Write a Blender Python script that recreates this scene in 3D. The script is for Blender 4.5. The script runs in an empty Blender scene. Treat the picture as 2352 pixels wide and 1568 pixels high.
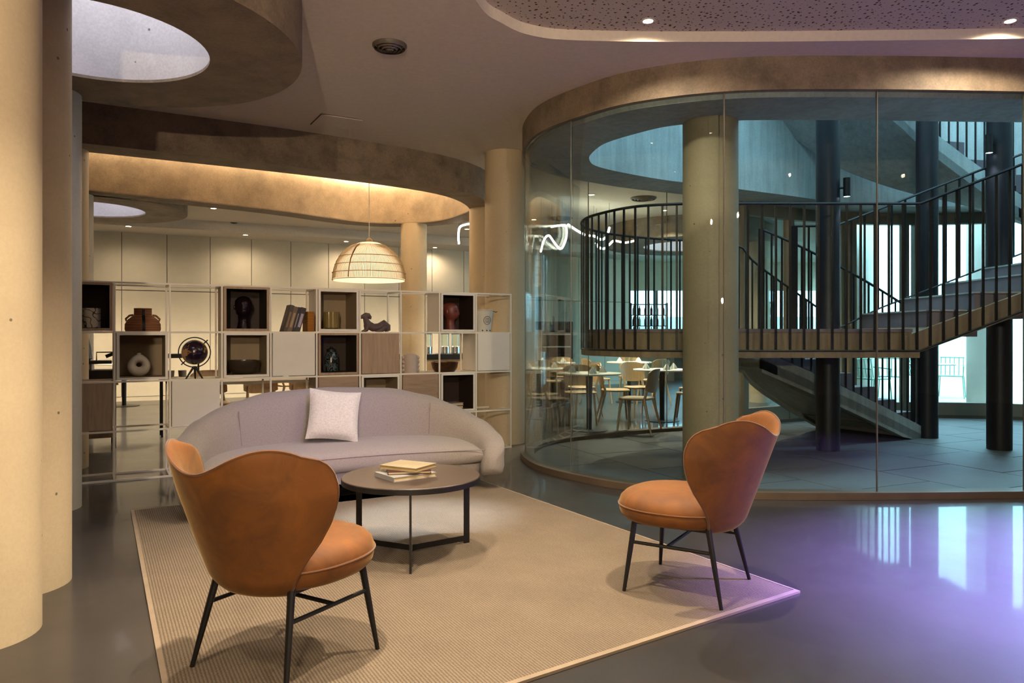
import bpy, bmesh, math, random
from mathutils import Vector, Matrix
random.seed(7)
R = math.radians
scene = bpy.context.scene
COL = scene.collection

# ------------------------------------------------------------------ camera
FPX, CX, HY, EYE = 1700.0, 1176.0, 770.0, 1.25      # photo pixels (2352 x 1568), eye height in metres
cam_data = bpy.data.cameras.new('camera')
cam_data.sensor_width = 36.0
cam_data.lens = FPX / 2352 * 36.0
cam_data.shift_y = -(784 - HY) / 2352
cam_data.clip_end = 300
cam = bpy.data.objects.new('camera', cam_data)
cam.location = (0, 0, EYE)
cam.rotation_euler = (R(90), 0, 0)
COL.objects.link(cam)
scene.camera = cam

# ------------------------------------------------------------------ world, exposure
world = bpy.data.worlds.new('world'); scene.world = world
world.use_nodes = True
bg = world.node_tree.nodes['Background']
bg.inputs['Color'].default_value = (0.42, 0.76, 1.0, 1)
bg.inputs['Strength'].default_value = 5.0
vs = scene.view_settings
vs.view_transform = 'Standard'; vs.look = 'None'; vs.gamma = 1.0; vs.use_curve_mapping = False
vs.exposure = 0.72
cy = scene.cycles
cy.max_bounces = 6; cy.diffuse_bounces = 3; cy.glossy_bounces = 3
cy.use_adaptive_sampling = True; cy.adaptive_threshold = 0.06; cy.adaptive_min_samples = 16
cy.transmission_bounces = 6; cy.transparent_max_bounces = 14
cy.sample_clamp_indirect = 4.0
cy.caustics_reflective = False; cy.caustics_refractive = False

def area_light(name, loc, target, sx, sy, color, watts, spread=180, portal=False):
    l = bpy.data.lights.new(name, 'AREA'); l.shape = 'RECTANGLE'; l.size = sx; l.size_y = sy
    l.color = color; l.energy = watts; l.spread = R(spread)
    o = bpy.data.objects.new(name, l); COL.objects.link(o); o.location = loc
    o.rotation_euler = (Vector(target) - Vector(loc)).to_track_quat('-Z', 'Y').to_euler()
    if portal: l.cycles.is_portal = True
    return o

def spot_light(name, loc, target, color, watts, angle=80, blend=0.7, radius=0.05):
    l = bpy.data.lights.new(name, 'SPOT'); l.color = color; l.energy = watts
    l.spot_size = R(angle); l.spot_blend = blend; l.shadow_soft_size = radius
    o = bpy.data.objects.new(name, l); COL.objects.link(o); o.location = loc
    o.rotation_euler = (Vector(target) - Vector(loc)).to_track_quat('-Z', 'Y').to_euler()
    return o

# daylight falling into the open courtyard
area_light('courtyard_portal', (4.7, 8.4, 6.45), (4.7, 8.4, 0), 8.6, 5.0, (1, 1, 1), 1, portal=True)
# added unseen violet spot that tints the floor purple
spot_light('violet_fill', (4.9, 3.5, 3.30), (3.55, 3.5, 0), (0.34, 0.24, 1.0), 19000, 61, 1.0, 0.05)
spot_light('ceiling_fill', (0, -2.6, 1.9), (0.2, 2.6, 3.4), (1.0, .78, .53), 420, 110, 1.0, .05)  # added unseen fill that brightens the ceiling with warm light
# daylight falling through the round skylight onto the rug
spot_light('skylight_beam', (-2.78, 4.33, 4.22), (-.62, 5.05, 0), (0.66, 0.80, 1.0), 1700, 16, .9, 0.10)
# added wide fill spots behind the viewpoint that wash the shelving and the sofa
spot_light('fill_spot', (-.3, -1.6, 3.25), (-2.0, 7.2, .7), (1.0, .82, .60), 270, 60, 1.0, .04)
spot_light('fill_spot', (1.6, -1.2, 3.25), (0.6, 6.8, .8), (1.0, .82, .60), 150, 60, 1.0, .04)
spot_light('lavender_fill', (0.9, 2.4, 3.32), (-1.45, 5.85, 0.45), (0.45, 0.36, 1.0), 260, 24, 1.0, 0.05)  # added unseen spot, stands in for lavender daylight on the sofa

# ------------------------------------------------------------------ helpers
E1 = Vector((0.871, 0.4913, 0)).normalized()
NV = Vector((-E1.y, E1.x, 0))
ROT = math.atan2(E1.y, E1.x)
def SN(s, n, z=0.0): return E1 * s + NV * n + Vector((0, 0, z))
def PY(px, py, y): return Vector(((px - CX) / FPX * y, y, EYE + (HY - py) / FPX * y))
def PZ(px, py, z):
    y = (z - EYE) * FPX / (HY - py); return PY(px, py, y)

def lin(c):
    return tuple((x / 12.92 if x <= 0.04045 else ((x + 0.055) / 1.055) ** 2.4) for x in c)
def hexc(h):
    h = h.lstrip('#'); return lin(tuple(int(h[i:i + 2], 16) / 255 for i in (0, 2, 4)))

def catmull(pts, per=8, closed=True):
    out = []; n = len(pts)
    rng = range(n) if closed else range(n - 1)
    V = [Vector(p) for p in pts]
    for i in rng:
        if closed: p0, p1, p2, p3 = V[i - 1], V[i], V[(i + 1) % n], V[(i + 2) % n]
        else: p0, p1, p2, p3 = V[max(i - 1, 0)], V[i], V[i + 1], V[min(i + 2, n - 1)]
        for k in range(per):
            t = k / per
            out.append(0.5 * ((2 * p1) + (-p0 + p2) * t + (2 * p0 - 5 * p1 + 4 * p2 - p3) * t * t + (-p0 + 3 * p1 - 3 * p2 + p3) * t ** 3))
    if not closed: out.append(V[-1])
    return out

def resample(pts, step):
    """points spaced evenly along an open polyline"""
    L = [0]
    for a, b in zip(pts, pts[1:]): L.append(L[-1] + (b - a).length)
    n = max(2, int(round(L[-1] / step)) + 1); out = []; j = 0
    for i in range(n):
        d = L[-1] * i / (n - 1)
        while j < len(L) - 2 and L[j + 1] < d: j += 1
        t = (d - L[j]) / max(L[j + 1] - L[j], 1e-9)
        out.append(pts[j].lerp(pts[j + 1], t))
    return out

def area2(p): return sum(p[i][0] * p[(i + 1) % len(p)][1] - p[(i + 1) % len(p)][0] * p[i][1] for i in range(len(p)))
def offset_loop(pts, d):
    """closed loop moved inwards by d (d < 0: outwards)"""
    s = 1 if area2(pts) > 0 else -1; n = len(pts); out = []
    for i in range(n):
        t = (Vector(pts[(i + 1) % n][:2]) - Vector(pts[i - 1][:2])).normalized()
        out.append(Vector((pts[i][0] - t.y * s * d, pts[i][1] + t.x * s * d)))
    return out
def offset_open(pts, d):
    out = []
    for i in range(len(pts)):
        a, b = pts[max(i - 1, 0)], pts[min(i + 1, len(pts) - 1)]
        t = Vector((b.x - a.x, b.y - a.y)).normalized()
        q = pts[i].copy(); q.x += -t.y * d; q.y += t.x * d; out.append(q)
    return out

class MB:
    def __init__(self): self.v = []; self.f = []
    def add(self, vs_, fs, M=None):
        b = len(self.v)
        self.v += [(M @ Vector(p)) if M is not None else Vector(p) for p in vs_]
        self.f += [tuple(i + b for i in f) for f in fs]; return self
    def box(self, lo, hi, M=None):
        x0, y0, z0 = lo; x1, y1, z1 = hi
        return self.add([(x0, y0, z0), (x1, y0, z0), (x1, y1, z0), (x0, y1, z0), (x0, y0, z1), (x1, y0, z1), (x1, y1, z1), (x0, y1, z1)],
                        [(0, 3, 2, 1), (4, 5, 6, 7), (0, 1, 5, 4), (1, 2, 6, 5), (2, 3, 7, 6), (3, 0, 4, 7)], M)
    def loft(self, loops, closed=True, cap0=False, cap1=False, M=None):
        n = len(loops[0]); vs_ = [p for l in loops for p in l]; fs = []
        for i in range(len(loops) - 1):
            for j in range(n if closed else n - 1):
                k = (j + 1) % n
                fs.append((i * n + j, i * n + k, (i + 1) * n + k, (i + 1) * n + j))
        if cap0: fs.append(tuple(range(n))[::-1])
        if cap1: fs.append(tuple((len(loops) - 1) * n + j for j in range(n)))
        return self.add(vs_, fs, M)
    def lathe(self, prof, n=24, M=None, cap0=True, cap1=True):
        loops = [[(r * math.cos(2 * math.pi * k / n), r * math.sin(2 * math.pi * k / n), z) for k in range(n)] for r, z in prof]
        return self.loft(loops, True, cap0, cap1, M)
    def tube(self, pts, r, n=8, cap=True, closed=False, M=None):
        pts = [Vector(p) for p in pts]; m = len(pts)
        rad = r if isinstance(r, (list, tuple)) else [r] * m
        loops = []; prev = None
        for i, p in enumerate(pts):
            if closed: t = pts[(i + 1) % m] - pts[i - 1]
            else: t = pts[min(i + 1, m - 1)] - pts[max(i - 1, 0)]
            t.normalize()
            if prev is None:
                up = Vector((0, 0, 1)) if abs(t.z) < 0.9 else Vector((1, 0, 0))
                a = t.cross(up).normalized()
            else: a = (prev - t * prev.dot(t)).normalized()
            prev = a; b = t.cross(a)
            loops.append([p + (a * math.cos(2 * math.pi * k / n) + b * math.sin(2 * math.pi * k / n)) * rad[i] for k in range(n)])
        if closed: loops.append(loops[0])
        return self.loft(loops, True, cap and not closed, cap and not closed, M)
    def prism(self, outline, z0, z1, M=None):
        o = [(p[0], p[1]) for p in outline]
        if area2(o) < 0: o = o[::-1]
        return self.loft([[(x, y, z0) for x, y in o], [(x, y, z1) for x, y in o]], True, True, True, M)
    def slab(self, outline, prof, M=None):
        """closed outline lifted through (inset, z) steps with capped ends"""
        o = [Vector((p[0], p[1])) for p in outline]
        if area2(o) < 0: o = o[::-1]
        return self.loft([[(q.x, q.y, z) for q in offset_loop(o, d)] for d, z in prof], True, True, True, M)
    def ring(self, outer, inner, z0, z1, zin, zmid=None):
        return self.loft([[(p[0], p[1], z1) for p in outer], [(p[0], p[1], z0) for p in outer],
                          [(p[0], p[1], z0) for p in inner], [(p[0], p[1], zin) for p in inner]])
    def sphere(self, c, r, n=16, m=10, M=None):
        c = Vector(c); rr = r if isinstance(r, (tuple, list)) else (r, r, r)
        loops = []
        for i in range(1, m):
            th = math.pi * i / m
            loops.append([c + Vector((rr[0] * math.sin(th) * math.cos(2 * math.pi * k / n), rr[1] * math.sin(th) * math.sin(2 * math.pi * k / n), -rr[2] * math.cos(th))) for k in range(n)])
        return self.loft(loops, True, True, True, M)
    def mesh(self, name, mat, smooth=35):
        me = bpy.data.meshes.new(name)
        me.from_pydata([tuple(p) for p in self.v], [], self.f); me.validate(); me.update()
        if mat: me.materials.append(mat)
        if smooth:
            for p in me.polygons: p.use_smooth = True
            me.set_sharp_from_angle(angle=R(smooth))
        return me
    def build(self, name, mat, parent=None, smooth=35, loc=None, rz=0.0, fix=False, **props):
        me = self.mesh(name, mat, smooth)
        if fix:
            bm = bmesh.new(); bm.from_mesh(me); bmesh.ops.recalc_face_normals(bm, faces=bm.faces); bm.to_mesh(me); bm.free()
        return put(name, me, parent, loc, rz, **props)

def put(name, me, parent=None, loc=None, rz=0.0, **props):
    o = bpy.data.objects.new(name, me); COL.objects.link(o)
    if parent is not None: o.parent = parent
    if loc is not None: o.location = loc
    o.rotation_euler.z = rz
    for k, v in props.items(): o[k] = v
    return o
def thing(name, label, cat, loc=(0, 0, 0), rz=0.0, **props):
    return put(name, None, None, loc, rz, label=label, category=cat, **props)
def tag(o, label, cat, **props):
    o['label'] = label; o['category'] = cat
    for k, v in props.items(): o[k] = v
    return o
def children(o): return [c for c in bpy.data.objects if c.parent == o]
def dup(o, loc=None, rz=None, parent=None, **props):
    kids = o.get('_k')
    c = o.copy(); COL.objects.link(c)
    if parent is not None: c.parent = parent
    if loc is not None: c.location = loc
    if rz is not None: c.rotation_euler.z = rz
    for k, v in props.items(): c[k] = v
    for ch in o.children: dup(ch, parent=c)
    return c
def T(x=0, y=0, z=0, rx=0, ry=0, rz=0, s=1):
    return Matrix.Translation((x, y, z)) @ Matrix.Rotation(rz, 4, 'Z') @ Matrix.Rotation(ry, 4, 'Y') @ Matrix.Rotation(rx, 4, 'X') @ Matrix.Scale(s, 4)
def circle(cx, cy_, r, n=64): return [Vector((cx + r * math.cos(2 * math.pi * k / n), cy_ + r * math.sin(2 * math.pi * k / n))) for k in range(n)]

# ------------------------------------------------------------------ materials
def new_mat(name):
    m = bpy.data.materials.new(name); m.use_nodes = True
    nt = m.node_tree; return m, nt, nt.nodes['Principled BSDF']
def coords(nt, scale=(1, 1, 1), kind='Object', rot=(0, 0, 0)):
    tc = nt.nodes.new('ShaderNodeTexCoord'); mp = nt.nodes.new('ShaderNodeMapping')
    mp.inputs['Scale'].default_value = scale; mp.inputs['Rotation'].default_value = rot
    nt.links.new(tc.outputs[kind], mp.inputs['Vector']); return mp.outputs['Vector']
def noise(nt, vec, scale, detail=4, rough=0.6, dist=0.0):
    n = nt.nodes.new('ShaderNodeTexNoise'); n.inputs['Scale'].default_value = scale
    n.inputs['Detail'].default_value = detail; n.inputs['Roughness'].default_value = rough; n.inputs['Distortion'].default_value = dist
    nt.links.new(vec, n.inputs['Vector']); return n.outputs['Fac']
def ramp(nt, fac, stops):
    r = nt.nodes.new('ShaderNodeValToRGB'); e = r.color_ramp.elements
    while len(e) < len(stops): e.new(0.5)
    for i, (p, c) in enumerate(stops):
        e[i].position = p; e[i].color = (*c, 1) if len(c) == 3 else c
    nt.links.new(fac, r.inputs['Fac']); return r.outputs['Color']
def mixc(nt, fac, a, b, mode='MIX'):
    m = nt.nodes.new('ShaderNodeMix'); m.data_type = 'RGBA'; m.blend_type = mode
    for sock, v in ((m.inputs[0], fac), (m.inputs[6], a), (m.inputs[7], b)):
        if hasattr(v, 'links') or hasattr(v, 'is_linked'): nt.links.new(v, sock)
        else: sock.default_value = v if not isinstance(v, tuple) else (*v[:3], 1)
    return m.outputs[2]
def bump(nt, bsdf, fac, strength, dist=0.01):
    b = nt.nodes.new('ShaderNodeBump'); b.inputs['Strength'].default_value = strength; b.inputs['Distance'].default_value = dist
    nt.links.new(fac, b.inputs['Height']); nt.links.new(b.outputs['Normal'], bsdf.inputs['Normal'])
def sc(c, k): return tuple(min(1, x * k) for x in c)

def plain(name, c, rough=0.5, metal=0.0, var=0.12, scale=6.0, bmp=0.0, spec=0.5, sheen=0.0, coat=0.0, stretch=(1, 1, 1), bscale=None):
    m, nt, b = new_mat(name)
    v = coords(nt, stretch)
    f = noise(nt, v, scale)
    col = ramp(nt, f, [(0.3, sc(c, 1 - var)), (0.7, sc(c, 1 + var))])
    nt.links.new(col, b.inputs['Base Color'])
    b.inputs['Roughness'].default_value = rough; b.inputs['Metallic'].default_value = metal
    b.inputs['Specular IOR Level'].default_value = spec
    if sheen: b.inputs['Sheen Weight'].default_value = sheen; b.inputs['Sheen Roughness'].default_value = 0.4
    if coat: b.inputs['Coat Weight'].default_value = coat; b.inputs['Coat Roughness'].default_value = 0.08
    if bmp: bump(nt, b, noise(nt, v, bscale or scale * 8, 3), bmp)
    return m
def emit(name, c, s):
    m, nt, b = new_mat(name)
    b.inputs['Base Color'].default_value = (*c, 1); b.inputs['Emission Color'].default_value = (*c, 1); b.inputs['Emission Strength'].default_value = s
    return m
def pitted(name, c, var=0.08, pits=True, big=1.2, rough=0.65, pit_scale=7.0, pit_size=0.10, streak=0.0):
    """cast concrete: soft clouds, fine grain, a few open air pores"""
    m, nt, b = new_mat(name); v = coords(nt)
    a = ramp(nt, noise(nt, v, big, 5, 0.62), [(0.28, sc(c, 1 - 2.2 * var)), (0.55, c), (0.8, sc(c, 1 + 1.2 * var))])
    g = ramp(nt, noise(nt, v, 60, 2), [(0.35, (1 - var,) * 3), (0.65, (1, 1, 1))])
    col = mixc(nt, 1.0, a, g, 'MULTIPLY')
    if streak:
        sv = coords(nt, (9, 9, 0.7))
        st = ramp(nt, noise(nt, sv, 1.6, 4), [(0.35, (1 - streak,) * 3), (0.62, (1, 1, 1))])
        col = mixc(nt, 1.0, col, st, 'MULTIPLY')
    if pits:
        vo = nt.nodes.new('ShaderNodeTexVoronoi'); vo.inputs['Scale'].default_value = pit_scale; vo.inputs['Randomness'].default_value = 1
        nt.links.new(v, vo.inputs['Vector'])
        sp = nt.nodes.new('ShaderNodeSeparateColor'); nt.links.new(vo.outputs['Color'], sp.inputs[0])
        mu = nt.nodes.new('ShaderNodeMath'); mu.operation = 'MULTIPLY'; mu.inputs[1].default_value = pit_size
        nt.links.new(sp.outputs[0], mu.inputs[0])
        lt = nt.nodes.new('ShaderNodeMath'); lt.operation = 'LESS_THAN'; nt.links.new(vo.outputs['Distance'], lt.inputs[0]); nt.links.new(mu.outputs[0], lt.inputs[1])
        gt = nt.nodes.new('ShaderNodeMath'); gt.operation = 'GREATER_THAN'; gt.inputs[1].default_value = 0.40; nt.links.new(sp.outputs[1], gt.inputs[0])
        an = nt.nodes.new('ShaderNodeMath'); an.operation = 'MULTIPLY'; nt.links.new(lt.outputs[0], an.inputs[0]); nt.links.new(gt.outputs[0], an.inputs[1])
        col = mixc(nt, an.outputs[0], col, sc(c, 0.28))
    nt.links.new(col, b.inputs['Base Color']); b.inputs['Roughness'].default_value = rough
    bump(nt, b, noise(nt, v, 25, 4), 0.12, 0.01)
    return m
def wood(name, c, axis=2, rough=0.5, var=0.22, scale=1.0):
    m, nt, b = new_mat(name)
    st = [14 * scale] * 3; st[axis] = 1.1 * scale
    v = coords(nt, tuple(st))
    col = ramp(nt, noise(nt, v, 3.0, 6, 0.65, 0.6), [(0.3, sc(c, 1 - var)), (0.5, c), (0.72, sc(c, 1 + var))])
    nt.links.new(col, b.inputs['Base Color']); b.inputs['Roughness'].default_value = rough
    return m

M = {}
M['ceiling'] = plain('ceiling_plaster', hexc('#e4d8c8'), 0.9, var=0.05, scale=30, bmp=0.15)
M['column'] = pitted('column_paint', hexc('#cfbb99'), 0.06, pit_scale=9, pit_size=0.085)
M['colgrey'] = pitted('courtyard_column', hexc('#93866c'), 0.10, pit_scale=9, pit_size=0.08)
M['colwhite'] = pitted('pale_column', hexc('#cfc8ba'), 0.06, pit_scale=9, pit_size=0.08)
M['concrete'] = pitted('beam_concrete', hexc('#8f7d67'), 0.20, pit_scale=6, pit_size=0.05, big=4.5)
M['concrete_warm'] = pitted('oval_concrete', hexc('#b09a7c'), 0.18, pit_scale=5, pit_size=0.09, big=3.5)
M['concrete_white'] = pitted('white_concrete', hexc('#cfcbc9'), 0.12, pit_scale=6, pit_size=0.10)
M['concrete_grey'] = pitted('grey_concrete', hexc('#b2b7b2'), 0.12, pits=False, streak=0.22)
M['stair_concrete'] = pitted('stair_concrete', hexc('#8c785e'), 0.12, pits=False, streak=0.30)
M['tread'] = pitted('tread_stone', hexc('#756a70'), 0.08, pits=False)
M['panel'] = plain('wall_panel', hexc('#d9cbb0'), 0.6, var=0.03)
M['gap'] = plain('dark_gap', hexc('#5c4f40'), 0.8)
M['black'] = plain('black_steel', hexc('#1a1715'), 0.45, 0.3, var=0.1)
M['darkcol'] = pitted('dark_column', hexc('#19141b'), 0.15, pits=False, rough=0.45)
M['white_metal'] = plain('white_metal', hexc('#e8decd'), 0.4, var=0.03)
M['white_board'] = plain('white_board', hexc('#e6ddd0'), 0.5, var=0.03)
M['beige_in'] = plain('beige_board', hexc('#9a8669'), 0.6, var=0.06)
M['oak'] = wood('brown_oak', hexc('#a68a70'), 2)
M['oak_h'] = wood('brown_oak_flat', hexc('#a0846c'), 0)
M['dark_in'] = plain('dark_brown', hexc('#33231a'), 0.6)
M['bentwood'] = wood('bentwood', hexc('#a98c66'), 2, 0.4)
M['table_white'] = plain('white_laminate', hexc('#d8cfbf'), 0.35, var=0.03)
M['glow_warm'] = emit('warm_lens', (1.0, 0.78, 0.50), 25)
M['led'] = emit('led_strip', (1.0, 0.78, 0.52), 34)
M['neon'] = emit('neon_tube', (1.0, 0.90, 0.72), 14)
M['bulb'] = emit('bulb', (1.0, 0.80, 0.52), 10)
M['sky_glass'] = emit('skylight_glass', (0.88, 0.88, 1.0), 3.0)
M['alu'] = plain('beige_aluminium', hexc('#857663'), 0.45, 0.2, var=0.05)
M['chrome'] = plain('chrome', hexc('#c8c8c8'), 0.2, 1.0, var=0.05)
M['grey'] = plain('vent_grey', hexc('#5f554a'), 0.5)

# floor: dark polished concrete
def floor_mat():
    m, nt, b = new_mat('polished_floor'); v = coords(nt)
    c = hexc('#2e2b2a')
    a = ramp(nt, noise(nt, v, 0.9, 6, 0.6, 0.4), [(0.3, sc(c, 0.8)), (0.7, sc(c, 1.18))])
    g = ramp(nt, noise(nt, v, 140, 2), [(0.30, (0.72,) * 3), (0.55, (1, 1, 1)), (0.8, (1.25,) * 3)])
    col = mixc(nt, 1.0, a, g, 'MULTIPLY')
    nt.links.new(col, b.inputs['Base Color'])
    rr = nt.nodes.new('ShaderNodeMapRange'); rr.inputs[3].default_value = 0.30; rr.inputs[4].default_value = 0.46
    nt.links.new(noise(nt, v, 2.5, 5), rr.inputs[0]); nt.links.new(rr.outputs[0], b.inputs['Roughness'])
    b.inputs['IOR'].default_value = 1.5
    b.inputs['Coat Weight'].default_value = 0.4; b.inputs['Coat Roughness'].default_value = 0.05
    return m
M['floor'] = floor_mat()
M['paving'] = pitted('courtyard_slab', hexc('#625f5b'), 0.12, pits=False, rough=0.6)
M['grout'] = plain('slab_joint', hexc('#4a4742'), 0.9)
M['ground'] = plain('terrace_ground', hexc('#c9c6bf'), 0.8, var=0.05)

def perforated():
    m, nt, b = new_mat('perforated_ceiling'); v = coords(nt)
    vo = nt.nodes.new('ShaderNodeTexVoronoi'); vo.voronoi_dimensions = '2D'; vo.inputs['Scale'].default_value = 24
    nt.links.new(v, vo.inputs['Vector'])
    sp = nt.nodes.new('ShaderNodeSeparateColor'); nt.links.new(vo.outputs['Color'], sp.inputs[0])
    mr = nt.nodes.new('ShaderNodeMapRange'); mr.inputs[3].default_value = 0.05; mr.inputs[4].default_value = 0.24
    nt.links.new(sp.outputs[0], mr.inputs[0])
    lt = nt.nodes.new('ShaderNodeMath'); lt.operation = 'LESS_THAN'
    nt.links.new(vo.outputs['Distance'], lt.inputs[0]); nt.links.new(mr.outputs[0], lt.inputs[1])
    nt.links.new(mixc(nt, lt.outputs[0], hexc('#d2c6b6'), hexc('#574636')), b.inputs['Base Color'])
    b.inputs['Roughness'].default_value = 0.9
    return m
M['perforated'] = perforated()

def glass_mat(name, tint, refl=0.5):
    m, nt, b = new_mat(name); nt.nodes.remove(b)
    out = nt.nodes['Material Output']
    tr = nt.nodes.new('ShaderNodeBsdfTransparent'); tr.inputs['Color'].default_value = (*tint, 1)
    gl = nt.nodes.new('ShaderNodeBsdfGlossy'); gl.inputs['Roughness'].default_value = 0.0
    fr = nt.nodes.new('ShaderNodeFresnel'); fr.inputs['IOR'].default_value = 1.38
    mu = nt.nodes.new('ShaderNodeMath'); mu.operation = 'MULTIPLY'; mu.inputs[1].default_value = refl
    nt.links.new(fr.outputs[0], mu.inputs[0])
    mx = nt.nodes.new('ShaderNodeMixShader')
    nt.links.new(mu.outputs[0], mx.inputs[0]); nt.links.new(tr.outputs[0], mx.inputs[1]); nt.links.new(gl.outputs[0], mx.inputs[2])
    nt.links.new(mx.outputs[0], out.inputs['Surface'])
    return m
M['glass'] = glass_mat('clear_glass', (0.93, 0.975, 0.965))
M['smallglass'] = glass_mat('table_glass', (0.9, 0.94, 0.92))
M['glass_joint'] = plain('silicone_joint', hexc('#5d564a'), 0.4)

def velvet():
    m, nt, b = new_mat('orange_velvet'); v = coords(nt)
    c = hexc('#6b3d0b')
    f = noise(nt, v, 7, 5, 0.6, 0.8)
    col = ramp(nt, f, [(0.32, sc(c, 0.70)), (0.5, c), (0.70, sc(c, 1.30))])
    nt.links.new(col, b.inputs['Base Color']); b.inputs['Roughness'].default_value = 0.75
    b.inputs['Sheen Weight'].default_value = 0.25; b.inputs['Sheen Roughness'].default_value = 0.35
    b.inputs['Sheen Tint'].default_value = (1.0, 0.68, 0.30, 1)
    bump(nt, b, noise(nt, v, 10, 4), 0.12, 0.02)
    return m
M['velvet'] = velvet()
M['velvet_dark'] = plain('velvet_piping', hexc('#5f360b'), 0.85, sheen=0.4)
def weave(name, c, s, var=0.25):
    m, nt, b = new_mat(name); v = coords(nt)
    f = noise(nt, v, s, 3, 0.7)
    col = ramp(nt, f, [(0.3, sc(c, 1 - var)), (0.5, c), (0.7, sc(c, 1 + var * 0.6))])
    nt.links.new(col, b.inputs['Base Color']); b.inputs['Roughness'].default_value = 0.95
    b.inputs['Sheen Weight'].default_value = 0.15
    bump(nt, b, f, 0.25, 0.004)
    return m
M['sofa'] = weave('sofa_boucle', hexc('#8d837d'), 110, 0.16)
M['sofa_seam'] = plain('sofa_seam', hexc('#8a7d7c'), 0.9)
M['cushion'] = weave('cushion_weave', hexc('#c6c0b2'), 90, 0.2)
def rug_mat():
    m, nt, b = new_mat('woven_rug'); v = coords(nt)
    w = nt.nodes.new('ShaderNodeTexWave'); w.bands_direction = 'X'; w.inputs['Scale'].default_value = 24; w.inputs['Distortion'].default_value = 1.2; w.inputs['Detail'].default_value = 2; w.inputs['Detail Scale'].default_value = 3
    nt.links.new(v, w.inputs['Vector'])
    w2 = nt.nodes.new('ShaderNodeTexWave'); w2.bands_direction = 'Y'; w2.inputs['Scale'].default_value = 40; w2.inputs['Distortion'].default_value = 2.5; w2.inputs['Detail'].default_value = 2; w2.inputs['Detail Scale'].default_value = 4
    nt.links.new(v, w2.inputs['Vector'])
    a = ramp(nt, w.outputs['Fac'], [(0.15, hexc('#5e5245')), (0.6, hexc('#7e6d58'))])
    bb = ramp(nt, w2.outputs['Fac'], [(0.1, (0.6,) * 3), (0.6, (1.1,) * 3)])
    col = mixc(nt, 1.0, a, bb, 'MULTIPLY')
    g = ramp(nt, noise(nt, v, 3, 4), [(0.3, (0.9,) * 3), (0.7, (1.08,) * 3)])
    col = mixc(nt, 1.0, col, g, 'MULTIPLY')
    nt.links.new(col, b.inputs['Base Color']); b.inputs['Roughness'].default_value = 0.95
    bump(nt, b, w.outputs['Fac'], 0.5, 0.004)
    return m
M['rug'] = rug_mat()
M['rug_edge'] = plain('rug_binding', hexc('#8b7a66'), 0.9)
M['table_top'] = wood('dark_walnut', hexc('#3c2f28'), 0, 0.42, 0.12)
M['rattan'] = plain('rattan', hexc('#b39a74'), 0.6, var=0.2, scale=20)
def shade_mat():
    m, nt, b = new_mat('rattan_lining'); nt.nodes.remove(b); out = nt.nodes['Material Output']
    d = nt.nodes.new('ShaderNodeBsdfDiffuse'); d.inputs['Color'].default_value = (*hexc('#ece4d2'), 1)
    t = nt.nodes.new('ShaderNodeBsdfTranslucent'); t.inputs['Color'].default_value = (*hexc('#ece0c8'), 1)
    mx = nt.nodes.new('ShaderNodeMixShader'); mx.inputs[0].default_value = 0.5
    nt.links.new(d.outputs[0], mx.inputs[1]); nt.links.new(t.outputs[0], mx.inputs[2]); nt.links.new(mx.outputs[0], out.inputs['Surface'])
    return m
M['shade'] = shade_mat()

# ------------------------------------------------------------------ large structure
ZC, ZB = 3.38, 3.0                 # ceiling, underside of the hanging concrete rings
glass_pts = [(8.5, 6.1), (6.5, 5.85), (5.2, 5.76), (3.96, 5.72), (2.8, 5.67), (1.75, 5.70), (1.04, 5.95), (.61, 6.35), (.29, 6.83), (.16, 7.34),
             (.15, 7.8), (.3, 8.3), (.67, 8.74), (1.42, 9.3), (2.22, 9.72), (3.2, 10.25), (4.3, 10.85), (5.6, 11.2), (7.0, 11.1), (8.3, 10.4), (9.2, 9.2), (9.3, 7.6)]
GL = catmull(glass_pts, 8)
oval_pts = [(-5.5, 6.3), (-4.04, 7.08), (-2.19, 8.15), (-.95, 9.15), (-.59, 10.19), (-.80, 10.85), (-1.176, 11.36), (-1.75, 11.58), (-2.4, 11.40), (-3.45, 10.25),
            (-5.1, 8.97), (-6.2, 8.2), (-6.9, 7.2), (-6.5, 6.3)]
OV = catmull(oval_pts, 6)
rec_pts = [(-.21, 4.78), (-.068, 5.05), (.13, 5.25), (.5, 5.345), (1.65, 5.37), (3.66, 5.31), (5.5, 5.2), (6.8, 4.8), (7.2, 3.5), (7.0, 1.5), (6, .3), (3.5, -.2), (1.2, 0), (0, .9), (-.4, 2.4), (-.37, 3.9)]
RC = catmull(rec_pts, 6)
SKY = [(-2.55, 4.45, 0.68, 1.24), (-5.9, 10.3, 0.72, 1.27), (3.5, 14.6, 0.9, 1.62)]   # round skylight rings: x, y, inner r, outer r
room = [(-10, -4), (9.8, -4), (9.8, 11.6), (5.2, 11.6), (10.2, 23), (-10, 23)]

def filled(loops, z):
    bm = bmesh.new()
    for l in loops:
        vv = [bm.verts.new((p[0], p[1], z)) for p in l]
        for i in range(len(vv)): bm.edges.new((vv[i - 1], vv[i]))
    bmesh.ops.triangle_fill(bm, use_beauty=True, edges=bm.edges[:])
    for f in bm.faces:
        if f.normal.z > 0: f.normal_flip()
    me = bpy.data.meshes.new('ceiling'); bm.to_mesh(me); bm.free(); return me

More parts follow.
